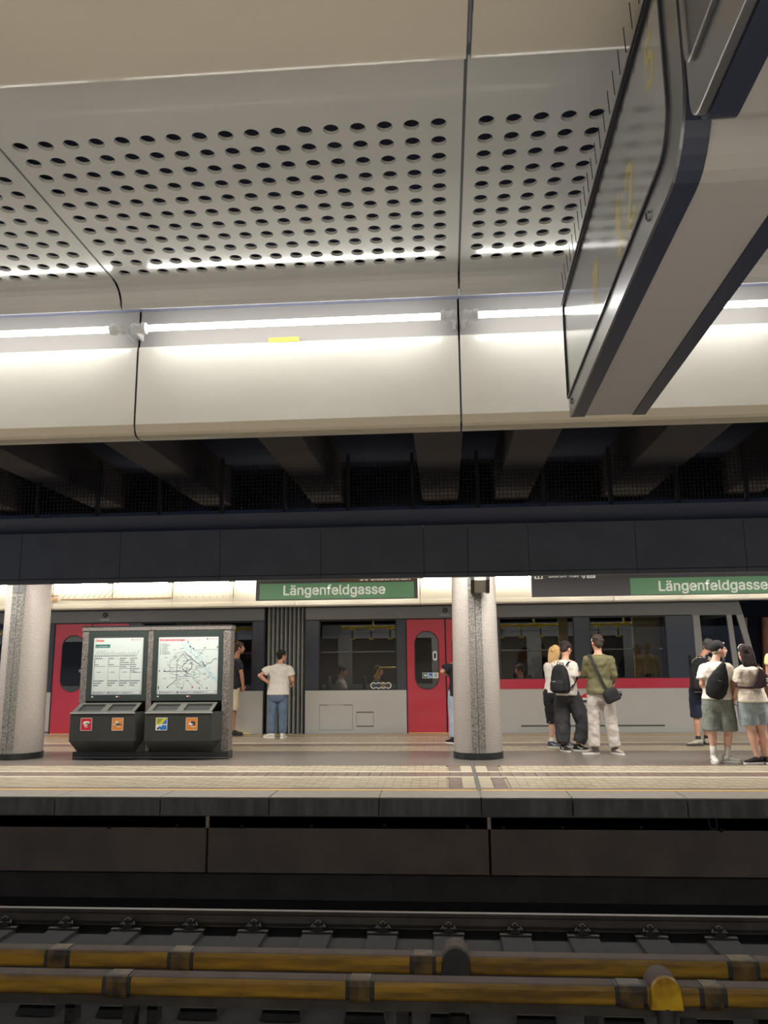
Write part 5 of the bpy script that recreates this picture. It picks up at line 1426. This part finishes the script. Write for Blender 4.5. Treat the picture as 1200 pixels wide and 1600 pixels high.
for z, sx, sy in ((-.27, .45, .5), (-.24, .8, .85), (-.15, 1, 1), (-.02, .98, .95), (.10, .75, .75), (.20, .42, .5), (.27, .22, .25)):
    rings.append([Vector((.15*sx*math.cos(a)+.0, -.0+.06*sy*math.sin(a), z)) for a in [2*PI*k/24 for k in range(24)]])
m.loft(rings); soft(m.build('bag_body', BLACKF, sb), .011, 3, .5, .008)
MB().box(-.02, .03, -.068, -.06, .0, .006).build('zip_pull', mat('tag_grey', (170, 170, 170), .6), sb)
st = MB(); rings = []
for p in [(0, .0, .25), (-.01, .03, .31), (-.01, .12, .34), (.06, .26, .22), (.16, .30, -.02), (.20, .20, -.18), (.14, .06, -.22)]:
    p = Vector(p); rings.append([p+Vector((-.02, 0, 0)), p+Vector((.02, 0, 0)), p+Vector((.02, .006, .008)), p+Vector((-.02, .006, .008))])
st.loft(rings); st.build('strap', BLACKS, sb, fix=True)
# --- woman with long dark hair
def hair_clip(t, L):
    hd, R_h = L['hd'], L['R_h']
    MB().tube([hd+R_h @ Vector((.085*math.cos(a), .015, .045+.088*math.sin(a))) for a in [PI*(.1+.8*k/12) for k in range(13)]], .008, 8).build('hair_band', mat('glasses_clear', (206, 206, 206), .2), t)
person('woman with long dark hair, cream t-shirt and light denim shorts, seen from behind', (4.42, 12.3, 0), dict(
    turn=-28, look=-12, bw=1.12, bd=1.2, belly=.02, skin=SKIN2, hair=cloth('hair_espresso', (52, 40, 38), .3), hair_style='long', hair_len=.23, hair_sway=.045, hs=1.06,
    hipL=(-.09, -.03, .86), hipR=(.10, .03, .86), neck=(-.02, 0, 1.40), head=(-.045, .02, 1.56), leg=1.18, calf=1.1, arm=1.12,
    shL=(-.155, -.08, 1.335), elL=(-.165, -.03, 1.10), wrL=(-.225, .02, .93), shR=(.145, .08, 1.335), elR=(.20, .12, 1.09), wrR=(.16, .3, 1.0),
    handL=dict(dir=(-.25, .2, -1), n=(.8, 0, -.2), thumb=(0, 1, 0), curl=.55),
    knL=(-.05, .0, .47), knR=(.10, .02, .47), anL=(.0, -.02, .085), anR=(.125, .03, .085), toeL=(-.97, -.18, 0), toeR=(.2, -.9, 0),
    shirt=dict(mat=cloth('cream_tee', (222, 210, 194), .06), hem=.865, loose=.035, flare=.02, sleeve=.72, sw=.018, fold=.02),
    legwear=dict(name='denim_shorts', mat=cloth('light_denim', (158, 170, 176), .2, 8), r=[.13, .132, .138, .14], end=.80, fold=.02),
    shoe=cloth('black_canvas', (32, 32, 34), .1), sole=W_SOLE, collar=0, shoe_len=1.05, extra=hair_clip))
sb2 = thing('sling_bag', 'dark plum sling bag across the back of the long-haired woman', 'bag', (4.42, 12.3, 0), local=True)
PLUM = cloth('plum_fabric', (64, 42, 50), .15)
m = MB()
pl_ = [(-.06, 1.06), (.10, 1.06), (.21, 1.10), (.215, 1.22), (.14, 1.33), (.08, 1.36), (.06, 1.30), (.02, 1.20), (-.03, 1.12)]
m.loft([[Vector((x, -.155+.25*x+.0, z)) for x, z in pl_], [Vector((x*.98, -.205+.25*x, 1.2+(z-1.2)*.96)) for x, z in pl_]])
soft(m.build('bag_body', PLUM, sb2, fix=True), .010, 3)
m = MB()
for dz in (0, .055, .085): m.ball((.175, -.175, 1.11+dz), (.016, .008, .016), None, 10, 6)
m.build('bead_charms', W_SOLE, sb2)
for pts in ([(-.04, -.19, 1.075), (-.12, -.22, 1.075), (-.215, -.17, 1.08), (-.23, -.06, 1.09), (-.14, .13, 1.12), (.0, .17, 1.2), (.12, .16, 1.3), (.13, .05, 1.395), (.12, -.08, 1.375), (.09, -.15, 1.34)],):
    st = MB(); rings = []
    for p in pts:
        p = Vector(p); d_ = Vector((p.x, p.y, 0)).normalized()*.006
        rings.append([p+Vector((0, 0, -.017)), p+Vector((0, 0, .017)), p+Vector((0, 0, .017))+d_, p+Vector((0, 0, -.017))+d_])
    st.loft(rings); st.build('strap', PLUM, sb2, fix=True)
# --- person cut by the right edge of the frame
person('person in pale yellow top and dark trousers cut off by the right edge', (5.27, 13.2, 0), dict(
    turn=-20, look=-30, hair=cloth('hair_dark3', (44, 34, 32), .2),
    hipL=(-.10, 0, .95), hipR=(.1, 0, .95), neck=(.0, 0, 1.60), head=(.0, .02, 1.76),
    shL=(-.20, 0, 1.53), elL=(-.22, .05, 1.25), wrL=(-.1, .22, 1.12), shR=(.2, 0, 1.53), elR=(.25, .05, 1.25), wrR=(.24, .1, 1.0),
    knL=(-.14, .02, .5), knR=(.12, .0, .5), anL=(-.15, .0, .085), anR=(.12, .0, .085), toeL=(-.3, 1, 0), toeR=(.2, 1, 0),
    shirt=dict(mat=cloth('pale_yellow_top', (240, 232, 170), .05), hem=1.12, loose=.02, sleeve=.45),
    legwear=dict(mat=cloth('black_trousers', (34, 32, 36), .15), r=[.11, .105, .095, .09], end=1.9),
    shoe=MATS['black_shoe'], sole=D_SOLE))
# --- passengers seated behind the train windows
def seated(label, x, y, turn, shirt, hair):
    R = rotz(turn)
    def r(a, b, c): v = R @ Vector((a, b, 0)); return (v.x, v.y, c)
    person(label, (x, y, .05), dict(turn=turn, look=turn, hair=hair, nod=-12,
        hipL=r(-.09, 0, .53), hipR=r(.09, 0, .53), neck=r(0, .0, 1.07), head=r(0, .03, 1.23),
        shL=r(-.18, 0, 1.01), elL=r(-.22, .10, .76), wrL=r(-.12, .30, .70), shR=r(.18, 0, 1.01), elR=r(.22, .10, .76), wrR=r(.12, .30, .70),
        knL=r(-.10, .42, .50), knR=r(.10, .42, .50), anL=r(-.10, .45, .09), anR=r(.10, .45, .09), toeL=r(0, 1, 0), toeR=r(0, 1, 0),
        shirt=dict(mat=shirt, hem=.50, loose=.02, sleeve=.55), legwear=dict(mat=MATS['black_trousers'], r=[.10, .095, .08, .075], end=1.9),
        shoe=MATS['black_shoe'], sole=D_SOLE))
seated('passenger in pale grey top seated behind the train window beside the bellows', -2.30, 17.88, 90, MATS['grey_top'], MATS['hair_dark'])
seated('passenger in dark top seated behind the window with the round stickers', -1.50, 17.88, 90, MATS['black_tee'], MATS['hair_brown'])
seated('passenger in red top seated behind the train window between pillar and backpack', 1.62, 17.88, -90, cloth('dull_red_top', (150, 70, 60), .1), MATS['hair_brown'])
seated('passenger in brown top seated in the train behind the man in olive', 3.5, 17.88, -90, cloth('brown_top', (130, 90, 66), .1), MATS['hair_dark'])
